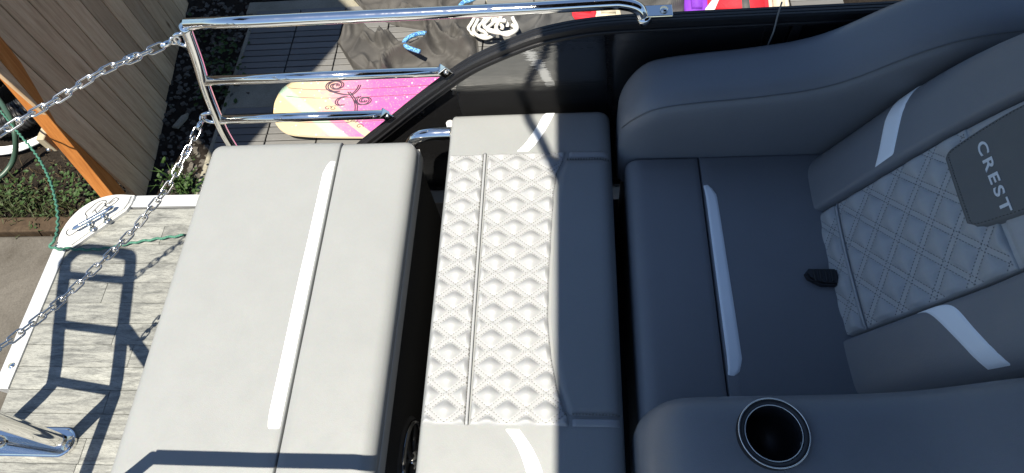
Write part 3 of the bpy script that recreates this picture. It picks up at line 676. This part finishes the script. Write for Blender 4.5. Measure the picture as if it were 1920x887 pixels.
c2 = chain('lower_chain', (-.987, 1.066, .392), (-1.32, .40, .42), [(360, 265), (318, 345), (285, 388), (242, 441), (153, 528), (95, 580), (47, 617), (0, 651)], 'lower steel link chain sagging above the swim deck')
print('CHAIN1', [tuple(round(a, 3) for a in p) for p in c1]); print('CHAIN2', [tuple(round(a, 3) for a in p) for p in c2])

# ------------------------------------------------------------------ boarding ladder (mostly outside the frame, its shadow falls on the deck)
ld = thing('boarding_ladder', (-1.45, .30, 0), 'chrome boarding ladder foot on a polished plate at the lower left', 'ladder')
def shadow_pt(x, y, z): g_ = atz(x, y, 0); return g_ - LIGHT*(z/ -LIGHT.z) * 1.0 if False else Vector((g_.x-KX*z, g_.y-KY*z, z))
Rb = Vector((-1.365, .296, .03)); Rk = Vector((-1.319, .295, .35)); Rt = Vector((-1.48, .479, 1.0))
Lb = Rb+Vector((-.21, 0, 0)); Lk = Vector((-1.516, .315, .37)); Lt = Vector((-1.703, .50, 1.0))
def ladder_rail(b, k, t): return smooth_path([b, b.lerp(k, .5), b.lerp(k, .85), k.lerp(t, .06), k.lerp(t, .5), t], 8)
mesh('rail', *tube(ladder_rail(Rb, Rk, Rt-Vector((0, .02, .05))), .0190, 24), M['chrome'], ld); mesh('rail', *tube(ladder_rail(Lb, Lk, Lt-Vector((0, .02, .05))), .0190, 24), M['chrome'], ld)
mesh('top_bar', *tube(smooth_path([Rt-Vector((0, .02, .05)), Rt+Vector((-.02, .0, -.005)), Rt+Vector((-.06, .005, .012)), Lt+Vector((.06, -.0, .012)), Lt+Vector((.02, 0, -.005)), Lt-Vector((0, .02, .05))], 6), .0190, 16), M['chrome'], ld)
for f in (.02, .42, .80): mesh('rung', *tube([Rk.lerp(Rt, f), Lk.lerp(Lt, f)], .013, 14), M['chrome'], ld)
mesh('brace', *tube([Rk, Vector((-1.333, .07, .40))], .018, 14), M['chrome'], ld)
mesh('brace', *tube([Rk.lerp(Rt, .445), Vector((-1.21, .21, .64))], .018, 14), M['chrome'], ld)
pts = []
for k in range(17): a = -math.pi/2+math.pi*k/16; pts.append((-1.375+.038*math.cos(a), .296+.038*math.sin(a)))
for k in range(17): a = math.pi/2+math.pi*k/16; pts.append((-1.66+.038*math.cos(a), .296+.038*math.sin(a)))
V, F = prism(pts, .001, .016, .005, 3); mesh('base_plate', V, F, M['chrome'], ld, False)

# ------------------------------------------------------------------ corner cleat
ck = thing('corner_cleat', tuple(atz(170, 415, 0)), 'cast white metal corner plate with pull-up mooring cleat', 'cleat')
px = [(103, 457), (110, 436), (128, 409), (153, 386), (183, 370), (215, 363), (250, 364), (243, 381), (234, 393), (200, 416), (165, 440), (133, 463)]
pl = [atz(x, y, .018) for x, y in px]; V, F = prism([(p.x, p.y) for p in smooth_path([Vector((p.x, p.y, 0)) for p in pl[:7]], 5)]+[(p.x, p.y) for p in pl[7:]], -.06, .018, .007, 3)
cp = mesh('corner_plate', V, F, M['cast'], ck, False)
a, b = atz(136, 431, .034), atz(214, 387, .034)
mesh('cleat_bar', *tube([a, a.lerp(b, .06), a.lerp(b, .2), a.lerp(b, .8), a.lerp(b, .94), b], .0075, 14, rfun=lambda t: .0075*min(1, .45+4*min(t, 1-t))), M['chrome'], ck)
for f in (.36, .70):
    p = a.lerp(b, f)+Vector((.004, -.006, 0)); mesh('cleat_post', *tube([(p.x, p.y, .015), (p.x, p.y, .034)], .008, 14), M['chrome'], ck); mesh('socket', *tube([(p.x+.009, p.y-.012, .0182), (p.x+.009, p.y-.012, .0192)], .011, 16), M['link'], ck)
eng = [[(128, 430), (124, 436), (128, 441), (136, 439), (150, 428), (160, 416), (163, 406), (160, 400), (170, 390), (182, 380), (193, 376), (199, 377), (197, 384), (190, 392), (184, 397)],
       [(140, 428), (150, 420), (152, 427), (160, 417)], [(172, 399), (180, 391), (188, 383), (193, 380)], [(196, 386), (208, 377), (216, 371), (222, 373), (216, 380), (204, 387), (196, 386)], [(204, 383), (210, 378), (215, 376)], [(178, 394), (182, 400)], [(196, 381), (200, 388)]]
for e in eng:
    P = smooth_path([atz(x, y, .0186) for x, y in e], 5); mesh('engraving', *tube(P, .0014, 5, flat=.5), M['plastic'], cp)

# green cord
P = [(-40, 160, -.42), (0, 207, -.34), (35, 250, -.26), (68, 290, -.2), (92, 335, -.13), (106, 385, -.06), (108, 425, -.02), (103, 448, .022), (94, 461, .02), (110, 467, .024), (128, 466, .012), (160, 468, .008), (200, 465, .008), (250, 455, .008), (300, 447, .008), (345, 441, .008)]
P = smooth_path([atz(x, y, z) for x, y, z in P], 16)
PP = []; dist = 0
for i, p in enumerate(P):
    if i: dist += (p-P[i-1]).length
    T = (P[min(i+1, len(P)-1)]-P[max(i-1, 0)]).normalized(); S_ = T.cross(Vector((0, 0, 1))).normalized(); amp = .0030 if i < 110 else .0022
    PP.append(p+S_*amp*math.sin(dist*155))
tag(mesh('green_cord', *tube(PP, .0040, 8), M['green']), 'wavy green cord running past the cleat onto the swim deck', 'cord')

# ------------------------------------------------------------------ lounge cushion (aft)
lc = thing('lounge_bench', (-.65, .55, 0), 'smooth light grey flat lounge cushion with one white stripe', 'bench')
SE = -.5765
A = Slab(-.918, SE, .125, .962, .376, .42, .028, .004, .03, .03, .022, .004, 16, 26)
B = Slab(SE, -.388, .125, .958, .376, .42, .004, .030, .03, .034, .026, .003, 10, 26)
mesh('rear_panel', *A.geo(), M['grey'], lc); fp = mesh('front_panel', *B.geo(), M['grey'], lc)
Lp = [(-.604, .250), (-.612, .262), (-.614, .29), (-.612, .60), (-.609, .86), (-.600, .888), (-.589, .898)]; Rp = [(-.5805, .250), (-.5805, .262), (-.5805, .29), (-.5805, .60), (-.5805, .86), (-.5805, .888), (-.5805, .898)]
mesh('stripe', *panel(A, Lp, Rp, 60, 6, .0015, .003), M['white'], lc)
# lower band with seam, mesh skirt, speaker
mesh('side_band', *Slab(-.905, -.3875, .13, .957, .334, .3765, .01, .003, .01, .03, .003, 0, 4, 8, None, .002).geo(), M['side'], lc)
mesh('base', *Slab(-.90, -.392, .14, .945, .004, .3345, .01, .012, .01, .02, .004, 0, 4, 8).geo(), M['meshcloth'], lc)
st = MB()
for k in range(150):
    yy = .15+k*.0053; V, F = bevbox(-.3925, -.3895, yy, yy+.0032, .326, .3295, .0006, 1); st.add(V, F)
tag(st.build('stitching', M['dthread'], lc, False), kind='stuff')
spk = mesh('speaker', *tube([(-.398, .250, .138), (-.389, .250, .138), (-.385, .250, .138)], .1, 40, rfun=lambda t: .102-.012*t), M['plastic'], lc)
ring = [(-.384, .25+.083*math.cos(2*math.pi*k/48), .138+.083*math.sin(2*math.pi*k/48)) for k in range(48)]; mesh('ring', *tube(ring, .007, 10, closed=True), M['blackgloss'], spk)
for k in range(6):
    a = 2*math.pi*k/6+.3; P = [(-.383, .25+.02*math.cos(a), .138+.02*math.sin(a)), (-.380, .25+.05*math.cos(a+.25), .138+.05*math.sin(a+.25)), (-.383, .25+.078*math.cos(a), .138+.078*math.sin(a))]
    mesh('spoke', *tube(smooth_path(P, 5), .006, 8, rfun=lambda t: .008-.004*t), M['plastic'], spk)
mesh('dome', *tube([(-.386, .25, .138), (-.376, .25, .138), (-.371, .25, .138)], .02, 20, rfun=lambda t: .024*math.sqrt(max(.02, 1-t*t*.95))), M['chrome'], spk)

# ------------------------------------------------------------------ quilted middle cushion
qc = thing('quilted_bench', (-.11, .58, 0), 'white diamond quilted cushion between the smooth lounge cushion and the armchair', 'bench')
Q = Slab(-.309, .083, .125, 1.034, .30, .4165, .012, .034, .03, .022, .024, .002, 24, 40)
mesh('cushion', *Q.geo(), M['grey'], qc)
mesh('base', *Slab(-.3065, .062, .15, 1.0, .004, .30, .01, .01, .01, .01, .004, 0, 3, 4).geo(), M['grey'], qc)
QW, QH = .0745, .0578; Y0, Y1 = .2685, .9035
def diamond(cx, cy, A_=.0105):
    def f(x, y):
        u = (x-cx)/QW; v = (y-cy)/QH; a = (u+v) % 1; b = (u-v) % 1
        da = min(a, 1-a)*2; db = min(b, 1-b)*2       # 0 on the stitch line, 1 at centre
        g0 = .25
        ea = max(0, (da-g0)/(1-g0)); eb = max(0, (db-g0)/(1-g0))
        pil = (math.sin(ea*math.pi/2)*math.sin(eb*math.pi/2))**.8
        rid = .0006*(max(0, 1-(da/.25)**4)+max(0, 1-(db/.25)**4))
        return A_*pil+rid
    return f
CX = lambda y: -.146+(.9035-y)*.036
qs = [(y, x) for x, y in ((-.022, .905), (-.027, .879), (-.043, .835), (-.049, .777), (-.054, .667), (-.058, .578), (-.059, .482), (-.053, .414), (-.042, .35), (-.027, .298), (-.019, .289), (-.019, .266))]
qs.sort()
def bol(y):
    for (a, xa), (b, xb) in zip(qs, qs[1:]):
        if a <= y <= b: t = (y-a)/(b-a); t = t*t*(3-2*t)*.5+t*.5; return xa+(xb-xa)*t
    return qs[0][1] if y < qs[0][0] else qs[-1][1]
ny = 300
yy = [Y0+(Y1-Y0)*k/80 for k in range(81)]
relN = diamond(-.2595, .8465); relW = diamond(-.138, .8465)
SX = -.2135
mesh('quilt_panel', *panel(Q, [(-.3035, y) for y in yy], [(SX-.0035, y) for y in yy], ny, 46, .003, .005, relN), M['light'], qc)
mesh('quilt_panel', *panel(Q, [(SX+.0035, y) for y in yy], [(bol(y)-.001, y) for y in yy], ny, 90, .003, .005, relW), M['light'], qc)
P = [Q.P(SX-.0012, y, .004) for y in yy]; mesh('piping', *tube(P, .0030, 8), M['light'], qc)
yb = [.288+(.884-.288)*k/60 for k in range(61)]
mesh('bolster_panel', *panel(Q, [(bol(y)+.001, y) for y in yb], [(.0805, y) for y in yb], 60, 20, .006, .012), M['grey'], qc)
mesh('bolster_strip', *panel(Q, [(-.018, .8865), (-.018, .9035)], [(.078, .8865), (.078, .9035)], 6, 16, .003, .003), M['light'], qc)
mesh('bolster_strip', *panel(Q, [(-.016, .2685), (-.016, .2855)], [(.078, .2685), (.078, .2855)], 6, 16, .003, .003), M['light'], qc)
Lp = [(-.144, .907), (-.120, .938), (-.096, .984), (-.078, 1.022), (-.074, 1.031)]; Rp = [(-.110, .907), (-.085, .940), (-.063, .984), (-.048, 1.022), (-.045, 1.031)]
sm = lambda L: [(p.x, p.y) for p in smooth_path([Vector((a, b, 0)) for a, b in L], 8)]
mesh('stripe', *panel(Q, sm(Lp), sm(Rp), 30, 6, .0015, .003), M['white'], qc)
Lp = [(-.145, .265), (-.121, .233), (-.103, .19), (-.092, .14)]; Rp = [(-.112, .265), (-.083, .226), (-.065, .187), (-.055, .14)]
mesh('stripe', *panel(Q, sm(Lp), sm(Rp), 30, 6, .0015, .003), M['white'], qc)
st = MB()
def quilt_stitch(surf, st, cx, cy, rel, x0, x1, y0, y1, inside, w=QW, h=QH, step=.0058, off=.0040, ln=.0034, hh=.0046):
    # two families of lines, each a double row
    for sgn in (1, -1):
        L = (y1-y0)+(x1-x0)*2
        for k in range(-40, 41):
            for o_ in (-off, off):
                # line: (x-cx)/w + sgn*(y-cy)/h = k
                d = Vector((w, -sgn*h, 0)).normalized(); nn = Vector((-d.y, d.x, 0)); c0 = Vector((cx+k*w, cy, 0))+nn*o_
                # clip by parameter to the box
                ts = []
                tmin, tmax = -2.0, 2.0
                for comp, lo, hi in ((0, x0, x1), (1, y0, y1)):
                    a, b = (lo-c0[comp])/d[comp], (hi-c0[comp])/d[comp]; tmin = max(tmin, min(a, b)); tmax = min(tmax, max(a, b))
                if tmax-tmin < .006: continue
                stitches(surf, [c0+d*tmin, c0+d*tmax], step, ln, .0017, hh, st, None, inside)
quilt_stitch(Q, st, -.2595, .8465, relN, -.300, SX-.005, Y0+.004, Y1-.004, None)
quilt_stitch(Q, st, -.138, .8465, relW, SX+.005, -.02, Y0+.004, Y1-.004, lambda x, y: x < bol(y)-.004)
stitches(Q, [(bol(y)-.0045, y) for y in yb], .006, .004, .0016, .0045, st)
stitches(Q, [(bol(.883)+.004, .8805), (.078, .8805)], .006, .004, .0014, .0078, st); stitches(Q, [(bol(.289)+.004, .2915), (.078, .2915)], .006, .004, .0014, .0078, st)
stitches(Q, [(SX-.0055, y) for y in yy], .006, .004, .0014, .0042, st)
tag(st.build('stitching', M['thread'], qc, False), kind='stuff')

# ------------------------------------------------------------------ chair with arms
ch = thing('lounge_armchair', (.5, .585, 0), 'shaded grey armchair seat with quilted backrest and cup holder arm', 'chair')
SF = .2785
S1 = Slab(.114, SF, .27, .885, .33, .42, .034, .004, .01, .015, .030, .004, 10, 20); S2 = Slab(SF, .62, .27, .885, .33, .419, .004, .02, .01, .015, .012, .004, 14, 20)
mesh('seat_bolster', *S1.geo(), M['shadegrey'], ch); mesh('seat_panel', *S2.geo(), M['shadegrey'], ch)
Lp = [(.2800, .365), (.2800, .375), (.2800, .40), (.2800, .60), (.2800, .775), (.2800, .795), (.2800, .806)]; Rp = [(.292, .365), (.307, .376), (.3155, .40), (.313, .60), (.310, .775), (.300, .795), (.288, .806)]
mesh('stripe', *panel(S2, Lp, Rp, 50, 6, .0015, .003), M['white'], ch)
mesh('seat_base', *Slab(.122, .60, .15, 1.02, .004, .335, .01, .01, .02, .02, .004, 0, 3, 6).geo(), M['side'], ch)
st = MB()
for k in range(110):
    y_ = .3+k*.0053; V, F = bevbox(.1185, .1215, y_, y_+.0032, .326, .3295, .0006, 1); st.add(V, F)
# arms: swept sections
def arm(yin, yout, name, hole=None):
    sg = 1 if yout > yin else -1
    zx = [(.10, .555), (.133, .580), (.179, .598), (.26, .609), (.347, .616), (.467, .633), (.538, .660), (.598, .706), (.657, .742), (.72, .765), (.85, .78), (1.0, .785)]
    def zt(x):
        for (a, za), (b, zb) in zip(zx, zx[1:]):
            if x <= b: t = (x-a)/(b-a); return za+(zb-za)*t
        return zx[-1][1]
    xs = [.100+.13*(1-math.cos(math.pi/2*k/14)) for k in range(15)]+([.23+.13*k/36 for k in range(1, 37)]+[.36+.64*k/34 for k in range(1, 35)])
    zsm = [sum(zt(x+d*.012) for d in (-3, -2, -1, 0, 1, 2, 3))/7 for x in xs]
    V = []; F = []; m = 81; seam = []
    for i, x in enumerate(xs):
        e = min(1, (x-.100)/.075); fr = math.sqrt(max(0, 1-(1-e)**2))
        w = abs(yout-yin); yc = (yin+yout)/2; hw = w/2*(.55+.45*fr); z1 = .30+(zsm[i]-.30)*(.72+.28*fr) if e < 1 else zsm[i]; z0 = .02
        hh = .075
        for k in range(m):
            a = math.pi*k/(m-1)   # from the inner side over the top to the outer side
            ca, sa = math.cos(a), math.sin(a); pw = .62
            yy_ = yc-sg*hw*math.copysign(abs(ca)**pw, ca); zz_ = z1-hh+hh*abs(sa)**pw
            if k == 0: zz_ = .30
            if k == m-1: zz_ = .30
            V.append(Vector((x, yy_, zz_)))
        seam.append(V[i*m+18]+Vector((0, -sg*.0008, .0006)))
    for i in range(len(xs)-1):
        for k in range(m-1): a = i*m+k; F.append((a, a+1, a+m+1, a+m) if sg > 0 else (a, a+m, a+m+1, a+1))
    F.append(tuple(range(m)) if sg < 0 else tuple(range(m-1, -1, -1)))
    if hole: F = [f for f in F if not all(V[q].z > .5 and (V[q].x-hole[0])**2+(V[q].y-hole[1])**2 < .047**2 for q in f)]
    return V, F, seam
V, F, seam = arm(.880, 1.042, 'a'); fa = mesh('armrest', V, F, M['shadegrey'], ch); mesh('seam', *tube(seam[2:], .0016, 6), M['charcoal'], fa)
V, F, seam = arm(.292, .125, 'b', (.293, .2205)); na = mesh('armrest', V, F, M['shadegrey'], ch); na['label'] = 'near armrest with a round black cup holder'
# cup holder in the near arm: rings proud of the vinyl, cup hanging inside the arm
cz = .622; cc_ = Vector((.293, .2205, cz)); RO = .053
def ringp(r, z, n=56): return [(cc_.x+r*math.cos(2*math.pi*k/n), cc_.y+r*math.sin(2*math.pi*k/n), z) for k in range(n)]
def lathe(prof, n=56):
    V = []; F = []
    for r, z in prof: V += ringp(r, z, n)
    for i in range(len(prof)-1):
        for k in range(n): F.append((i*n+k, i*n+(k+1) % n, (i+1)*n+(k+1) % n, (i+1)*n+k))
    return V, F
cup = mesh('cup_holder', *lathe([(RO, cz-.035), (RO, cz-.002), (RO-.002, cz+.0015), (RO-.005, cz+.001), (RO-.009, cz-.001), (RO-.011, cz-.004), (RO-.0115, cz-.03), (RO-.013, cz-.09), (.0005, cz-.092)]), M['plastic'], ch)
mesh('rim', *tube(ringp(RO-.0012, cz+.0012), .0011, 8, closed=True), M['chrome'], cup); mesh('rim', *tube(ringp(RO-.0108, cz-.001), .0009, 8, closed=True), M['chrome'], cup)
# seat belt buckle in the crease
p = onplane(1537, 520, Vector((0, 0, .43)), Vector((0, 0, 1)))
V, F = prism([(-.034, .008), (-.026, .017), (.03, .016), (.03, -.02), (-.008, -.018), (-.030, -.004)], .424, .438, .004, 2); mesh('buckle_strap', [Vector((v[0]+p.x+.006, v[1]+p.y, v[2])) for v in V], F, M['plastic'], ch, False)
bkl = ch.children[-1]
for k in range(4): mesh('ridge', *bevbox(p.x-.014+k*.011, p.x-.009+k*.011, p.y-.013, p.y+.013, .437, .4405, .001, 1), M['rubber'], bkl, False)

# backrest: local (x: across, along +Y world; y: up the back; z: out of the front)
TH = math.radians(62); BO = Vector((.512, .585, .415)); BU = Vector((0, 1, 0)); BV = Vector((math.cos(TH), 0, math.sin(TH))); BN = Vector((-math.sin(TH), 0, math.cos(TH)))
def bw(p):
    # round the top corners of the whole back and bow the lower edge
    u, v_, n_ = p
    t = max(0, (v_-.25)/.27); u2 = u*(1-.20*t*t) if abs(u) > .13 else u*(1-.20*t*t*(abs(u)/.13)**2)
    n2 = n_ - .010*(u/.28)**2*1.0
    return BO+BU*u2+BV*v_+BN*n2
def bpix(x, y, n_=0.0):
    w = onplane(x, y, BO+BN*n_, BN)-BO; u, v_ = w.dot(BU), w.dot(BV); t = max(0, (v_-.25)/.27)
    if abs(u) > .13: u /= (1-.20*t*t)
    return (u, v_)
bk = bpy.data.objects.new('backrest', None); link(bk, ch)
C0 = Slab(-.139, .139, -.07, .52, -.11, .0, .004, .004, .02, .05, .03, .004, 20, 30, bw)
FB = Slab(.139, .292, -.07, .52, -.12, .012, .012, .06, .02, .05, .045, .004, 14, 30, bw); NB = Slab(-.292, -.139, -.07, .52, -.12, .012, .06, .012, .02, .05, .045, .004, 14, 30, bw)
mesh('centre_panel', *C0.geo(), M['backquilt'], bk); mesh('side_bolster', *FB.geo(), M['shadegrey'], bk); mesh('side_bolster', *NB.geo(), M['shadegrey'], bk)
relB = diamond(0, 0)
BW_, BH_ = .082, .066
def relB(x, y):
    u = x/BW_; v_ = (y-.03)/BH_; a = (u+v_) % 1; b = (u-v_) % 1; da = min(a, 1-a)*2; db = min(b, 1-b)*2; ea = max(0, (da-.22)/.78); eb = max(0, (db-.22)/.78)
    return .0075*min(1, max(0, (y+.004)/.03))*(math.sin(ea*1.5708)*math.sin(eb*1.5708))**.6
vv = [-.03+.36*k/40 for k in range(41)]
SV = .050
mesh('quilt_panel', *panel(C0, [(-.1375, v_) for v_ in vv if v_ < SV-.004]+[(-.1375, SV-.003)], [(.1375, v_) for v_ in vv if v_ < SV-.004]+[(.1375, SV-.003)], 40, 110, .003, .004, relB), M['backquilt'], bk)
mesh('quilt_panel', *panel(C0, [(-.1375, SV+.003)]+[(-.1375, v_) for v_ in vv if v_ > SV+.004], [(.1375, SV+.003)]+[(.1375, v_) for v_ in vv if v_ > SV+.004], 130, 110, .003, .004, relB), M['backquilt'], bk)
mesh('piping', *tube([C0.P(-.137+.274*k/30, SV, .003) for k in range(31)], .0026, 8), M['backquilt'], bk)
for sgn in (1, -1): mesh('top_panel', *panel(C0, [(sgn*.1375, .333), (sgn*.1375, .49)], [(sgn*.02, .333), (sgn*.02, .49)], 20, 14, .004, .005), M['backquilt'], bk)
st2 = MB(); quilt_stitch(C0, st2, 0, .03, None, -.134, .134, -.03, .325, lambda x, y: abs(y-SV) > .005, BW_, BH_, .0058, .0048, .0036, .0042)
# patch and stripes
pp = [bpix(x, y, .008) for x, y in ((1771, 282), (1776, 310), (1786, 345), (1800, 382), (1816, 418), (1826, 438))]
ctr = .0
Lp = [(-.092, .215), (-.103, .235), (-.109, .27), (-.110, .36), (-.108, .42), (-.100, .45)]; Rp = [(.092, .215), (.103, .235), (.109, .27), (.110, .36), (.108, .42), (.100, .45)]
print('PATCH px->uv', [tuple(round(a, 3) for a in p) for p in pp], 'far end', bpix(1920, 205, .008), bpix(1920, 425, .008), bpix(1841, 280, .008), bpix(1887, 382, .008), bpix(1600, 355), bpix(1640, 610))
u0, u1 = pp[-1][0], pp[0][0]; v0 = min(pp[0][1], pp[-1][1])
Lp = [(u0+.016, v0-.004), (u0+.004, v0+.006), (u0, v0+.02), (u0-.008, v0+.08), (u0-.012, v0+.14), (u0, v0+.20)]; Rp = [(u1-.016, v0-.004), (u1-.004, v0+.006), (u1, v0+.02), (u1+.008, v0+.08), (u1+.012, v0+.14), (u1, v0+.20)]
Lp, Rp = sm(Lp), sm(Rp)
class Off:   # the patch lies on top of the quilting
    def P(s_, x, y, dz=0): return C0.P(x, y, dz+.0065)
OFF = Off()
pt = mesh('logo_patch', *panel(OFF, Lp, Rp, 40, 40, .004, .006, None, (True, True), .008), M['charcoal'], bk); pt['label'] = 'charcoal patch with silver lettering'
ins = lambda L, d: [(x+(d if x < 0 else -d), y+(d if k < 6 else 0)) for k, (x, y) in enumerate(L)]
st3 = MB(); stitches(OFF, [(Lp[k][0]+.008, Lp[k][1]+.003) for k in range(len(Lp)-1, 4, -1)]+[(Lp[2][0]+.006, v0+.005)]+[(Rp[2][0]-.006, v0+.005)]+[(Rp[k][0]-.008, Rp[k][1]+.003) for k in range(5, len(Rp))], .0055, .0036, .0013, .005, st3)
tag(st3.build('patch_stitching', M['plastic'], bk, False), kind='stuff')
far = [(1664, 168), (1655, 225), (1646, 280), (1637, 318)], [(1708, 140), (1695, 200), (1684, 255), (1677, 290)]
near = [(1703, 571), (1738, 589), (1783, 630), (1840, 694)], [(1745, 554), (1790, 573), (1832, 618), (1890, 684)]
for surf, (l, r) in ((FB, far), (NB, near)):
    L = [bpix(x, y, .012) for x, y in l]; R = [bpix(x, y, .012) for x, y in r]
    cl_ = lambda p: (min(max(p[0], surf.x0+.003), surf.x1-.006), p[1])
    mesh('stripe', *panel(surf, sm([cl_(p) for p in L]), sm([cl_(p) for p in R]), 30, 8, .0018, .003), M['white'], bk)
    print('STRIPE', [tuple(round(a, 3) for a in p) for p in L])
tag(st2.build('stitching', M['dthread'], bk, False), kind='stuff'); tag(st.build('stitching', M['dthread'], ch, False), kind='stuff')
# lettering
def text_mesh(word, size, sx, off=.0):
    cu = bpy.data.curves.new('txt', 'FONT'); cu.body = word; cu.size = size; cu.align_x = 'CENTER'; cu.align_y = 'CENTER'; cu.extrude = .0006; cu.offset = off; cu.space_character = 1.3
    ob = bpy.data.objects.new('txt', cu); link(ob); dg = bpy.context.evaluated_depsgraph_get(); me = ob.evaluated_get(dg).to_mesh()
    V = [Vector((v.co.x*sx, v.co.y, v.co.z)) for v in me.vertices]; F = [tuple(p.vertices) for p in me.polygons]; ob.evaluated_get(dg).to_mesh_clear(); bpy.data.objects.remove(ob); bpy.data.curves.remove(cu); return V, F
ca, cb = bpix(1841, 280, .012), bpix(1887, 382, .012); cxy = ((ca[0]+cb[0])/2, (ca[1]+cb[1])/2); span = abs(ca[0]-cb[0])
V, F = text_mesh('CREST', .034, 1.0, .0007); wtxt = max(v.x for v in V)-min(v.x for v in V); k = span*1.27/wtxt
mesh('lettering', [OFF.P(cxy[0]-v.x*k, cxy[1]+v.y*.62, .0046+v.z) for v in V], F, M['letter'], pt, False)

# bent tube behind the cushions, little rubber bumper
tag(mesh('grab_tube', *tube(smooth_path([(-.435, .985, .28), (-.425, .985, .345), (-.400, .985, .382), (-.365, .985, .396), (-.335, .985, .398), (-.306, .985, .398)], 8), .0165, 20), M['chrome']), 'bent polished tube between lounge cushion and quilted cushion', 'tube')
tag(mesh('latch_knob', *tube([(-.312, 1.012, .38), (-.312, 1.012, .405)], .010, 8), M['whitepvc']), 'tiny pale knob at the corner of the quilted cushion', 'knob')
# cord on the side panel
P = [aty(1466, 4, 1.052), aty(1458, 30, 1.052), aty(1450, 60, 1.05), aty(1436, 96, 1.05), aty(1430, 130, 1.05)]
tag(mesh('hanging_cord', *tube(smooth_path(P, 6), .0018, 6), M['cord']), 'thin grey cord hanging down the black side panel', 'cord')

# ------------------------------------------------------------------ overhead: bimini top, and an added sheet to shade the patio (both above the frame)
bt = thing('bimini_top', (1.5, -.1, 2.15), 'dark canvas bimini top shading the armchair', 'canopy')
XE = -.265; V = []; F = []; nx_, ny_ = 16, 20
for i in range(nx_+1):
    for j in range(ny_+1):
        x = XE+3.0*i/nx_; y = -1.5+2.65*j/ny_; V.append((x, y, 2.15+.10*(1-((y+.175)/1.33)**2)+(.0 if i else 0)+.05*math.sin(math.pi*i/nx_)))
for i in range(nx_):
    for j in range(ny_): a = i*(ny_+1)+j; F.append((a, a+ny_+1, a+ny_+2, a+1))
cn = mesh('canopy', V, F, M['canvas'], bt); md = cn.modifiers.new('thickness', 'SOLIDIFY'); md.thickness = .006
for xx in (XE+.02, XE+1.3, XE+2.55):
    P = [(xx+(.9-xx)*.0, -1.5, 2.13)]; P = [(xx, -1.5+2.65*k/20, 2.125+.10*(1-((-1.5+2.65*k/20+.175)/1.33)**2)+.05*math.sin(math.pi*(xx-XE)/2.6)) for k in range(21)]
    P = [(1.9, -1.46, .72)]+P+[(1.9, 1.12, .72)]
    mesh('bow', *tube(P, .0125, 10), M['chrome'], bt)
mesh('strap', *tube(smooth_path([(XE+.03, .10, 2.21), (-.295, .26, 2.2), (-.334, .354, 2.2), (-.355, .54, 2.2), (-.32, .79, 2.2), (XE+.01, .99, 2.21)], 8), .012, 8), M['canvas'], bt)
ss = thing('added_shade_sheet', (-2.0, 1.0, 3.0), 'added unseen sheet blocking the sun from the patio tiles', 'shade sail')  # added unseen blocker, shaped to cast the wedge of shade on the tiles
gp = [(-1.285, 3.02), (-1.86, 1.89), (-2.75, 2.75), (-2.2, 4.0)]
hz = 4.05; sp4 = [Vector((x-KX*hz, y-KY*hz, 3.0)) for x, y in gp]
V, F = prism([(p.x, p.y) for p in sp4], 2.998, 3.002); mesh('blocker', V, F, M['canvas'], ss, False)
bpy.context.view_layer.update()
# far side of the boat (outside the frame): black panel closing the cockpit
nsp = thing('side_panel', (1.2, -1.5, 0), 'black boat side panel on the near side beyond the armchair', 'side panel')
mesh('skin', *bevbox(-.2, 3.1, -1.50, -1.49, .0, .66, .002, 1), M['blackgloss'], nsp, False); mesh('frame', *bevbox(-.22, 3.12, -1.515, -1.475, .661, .69, .004, 2), M['blackframe'], nsp, False)
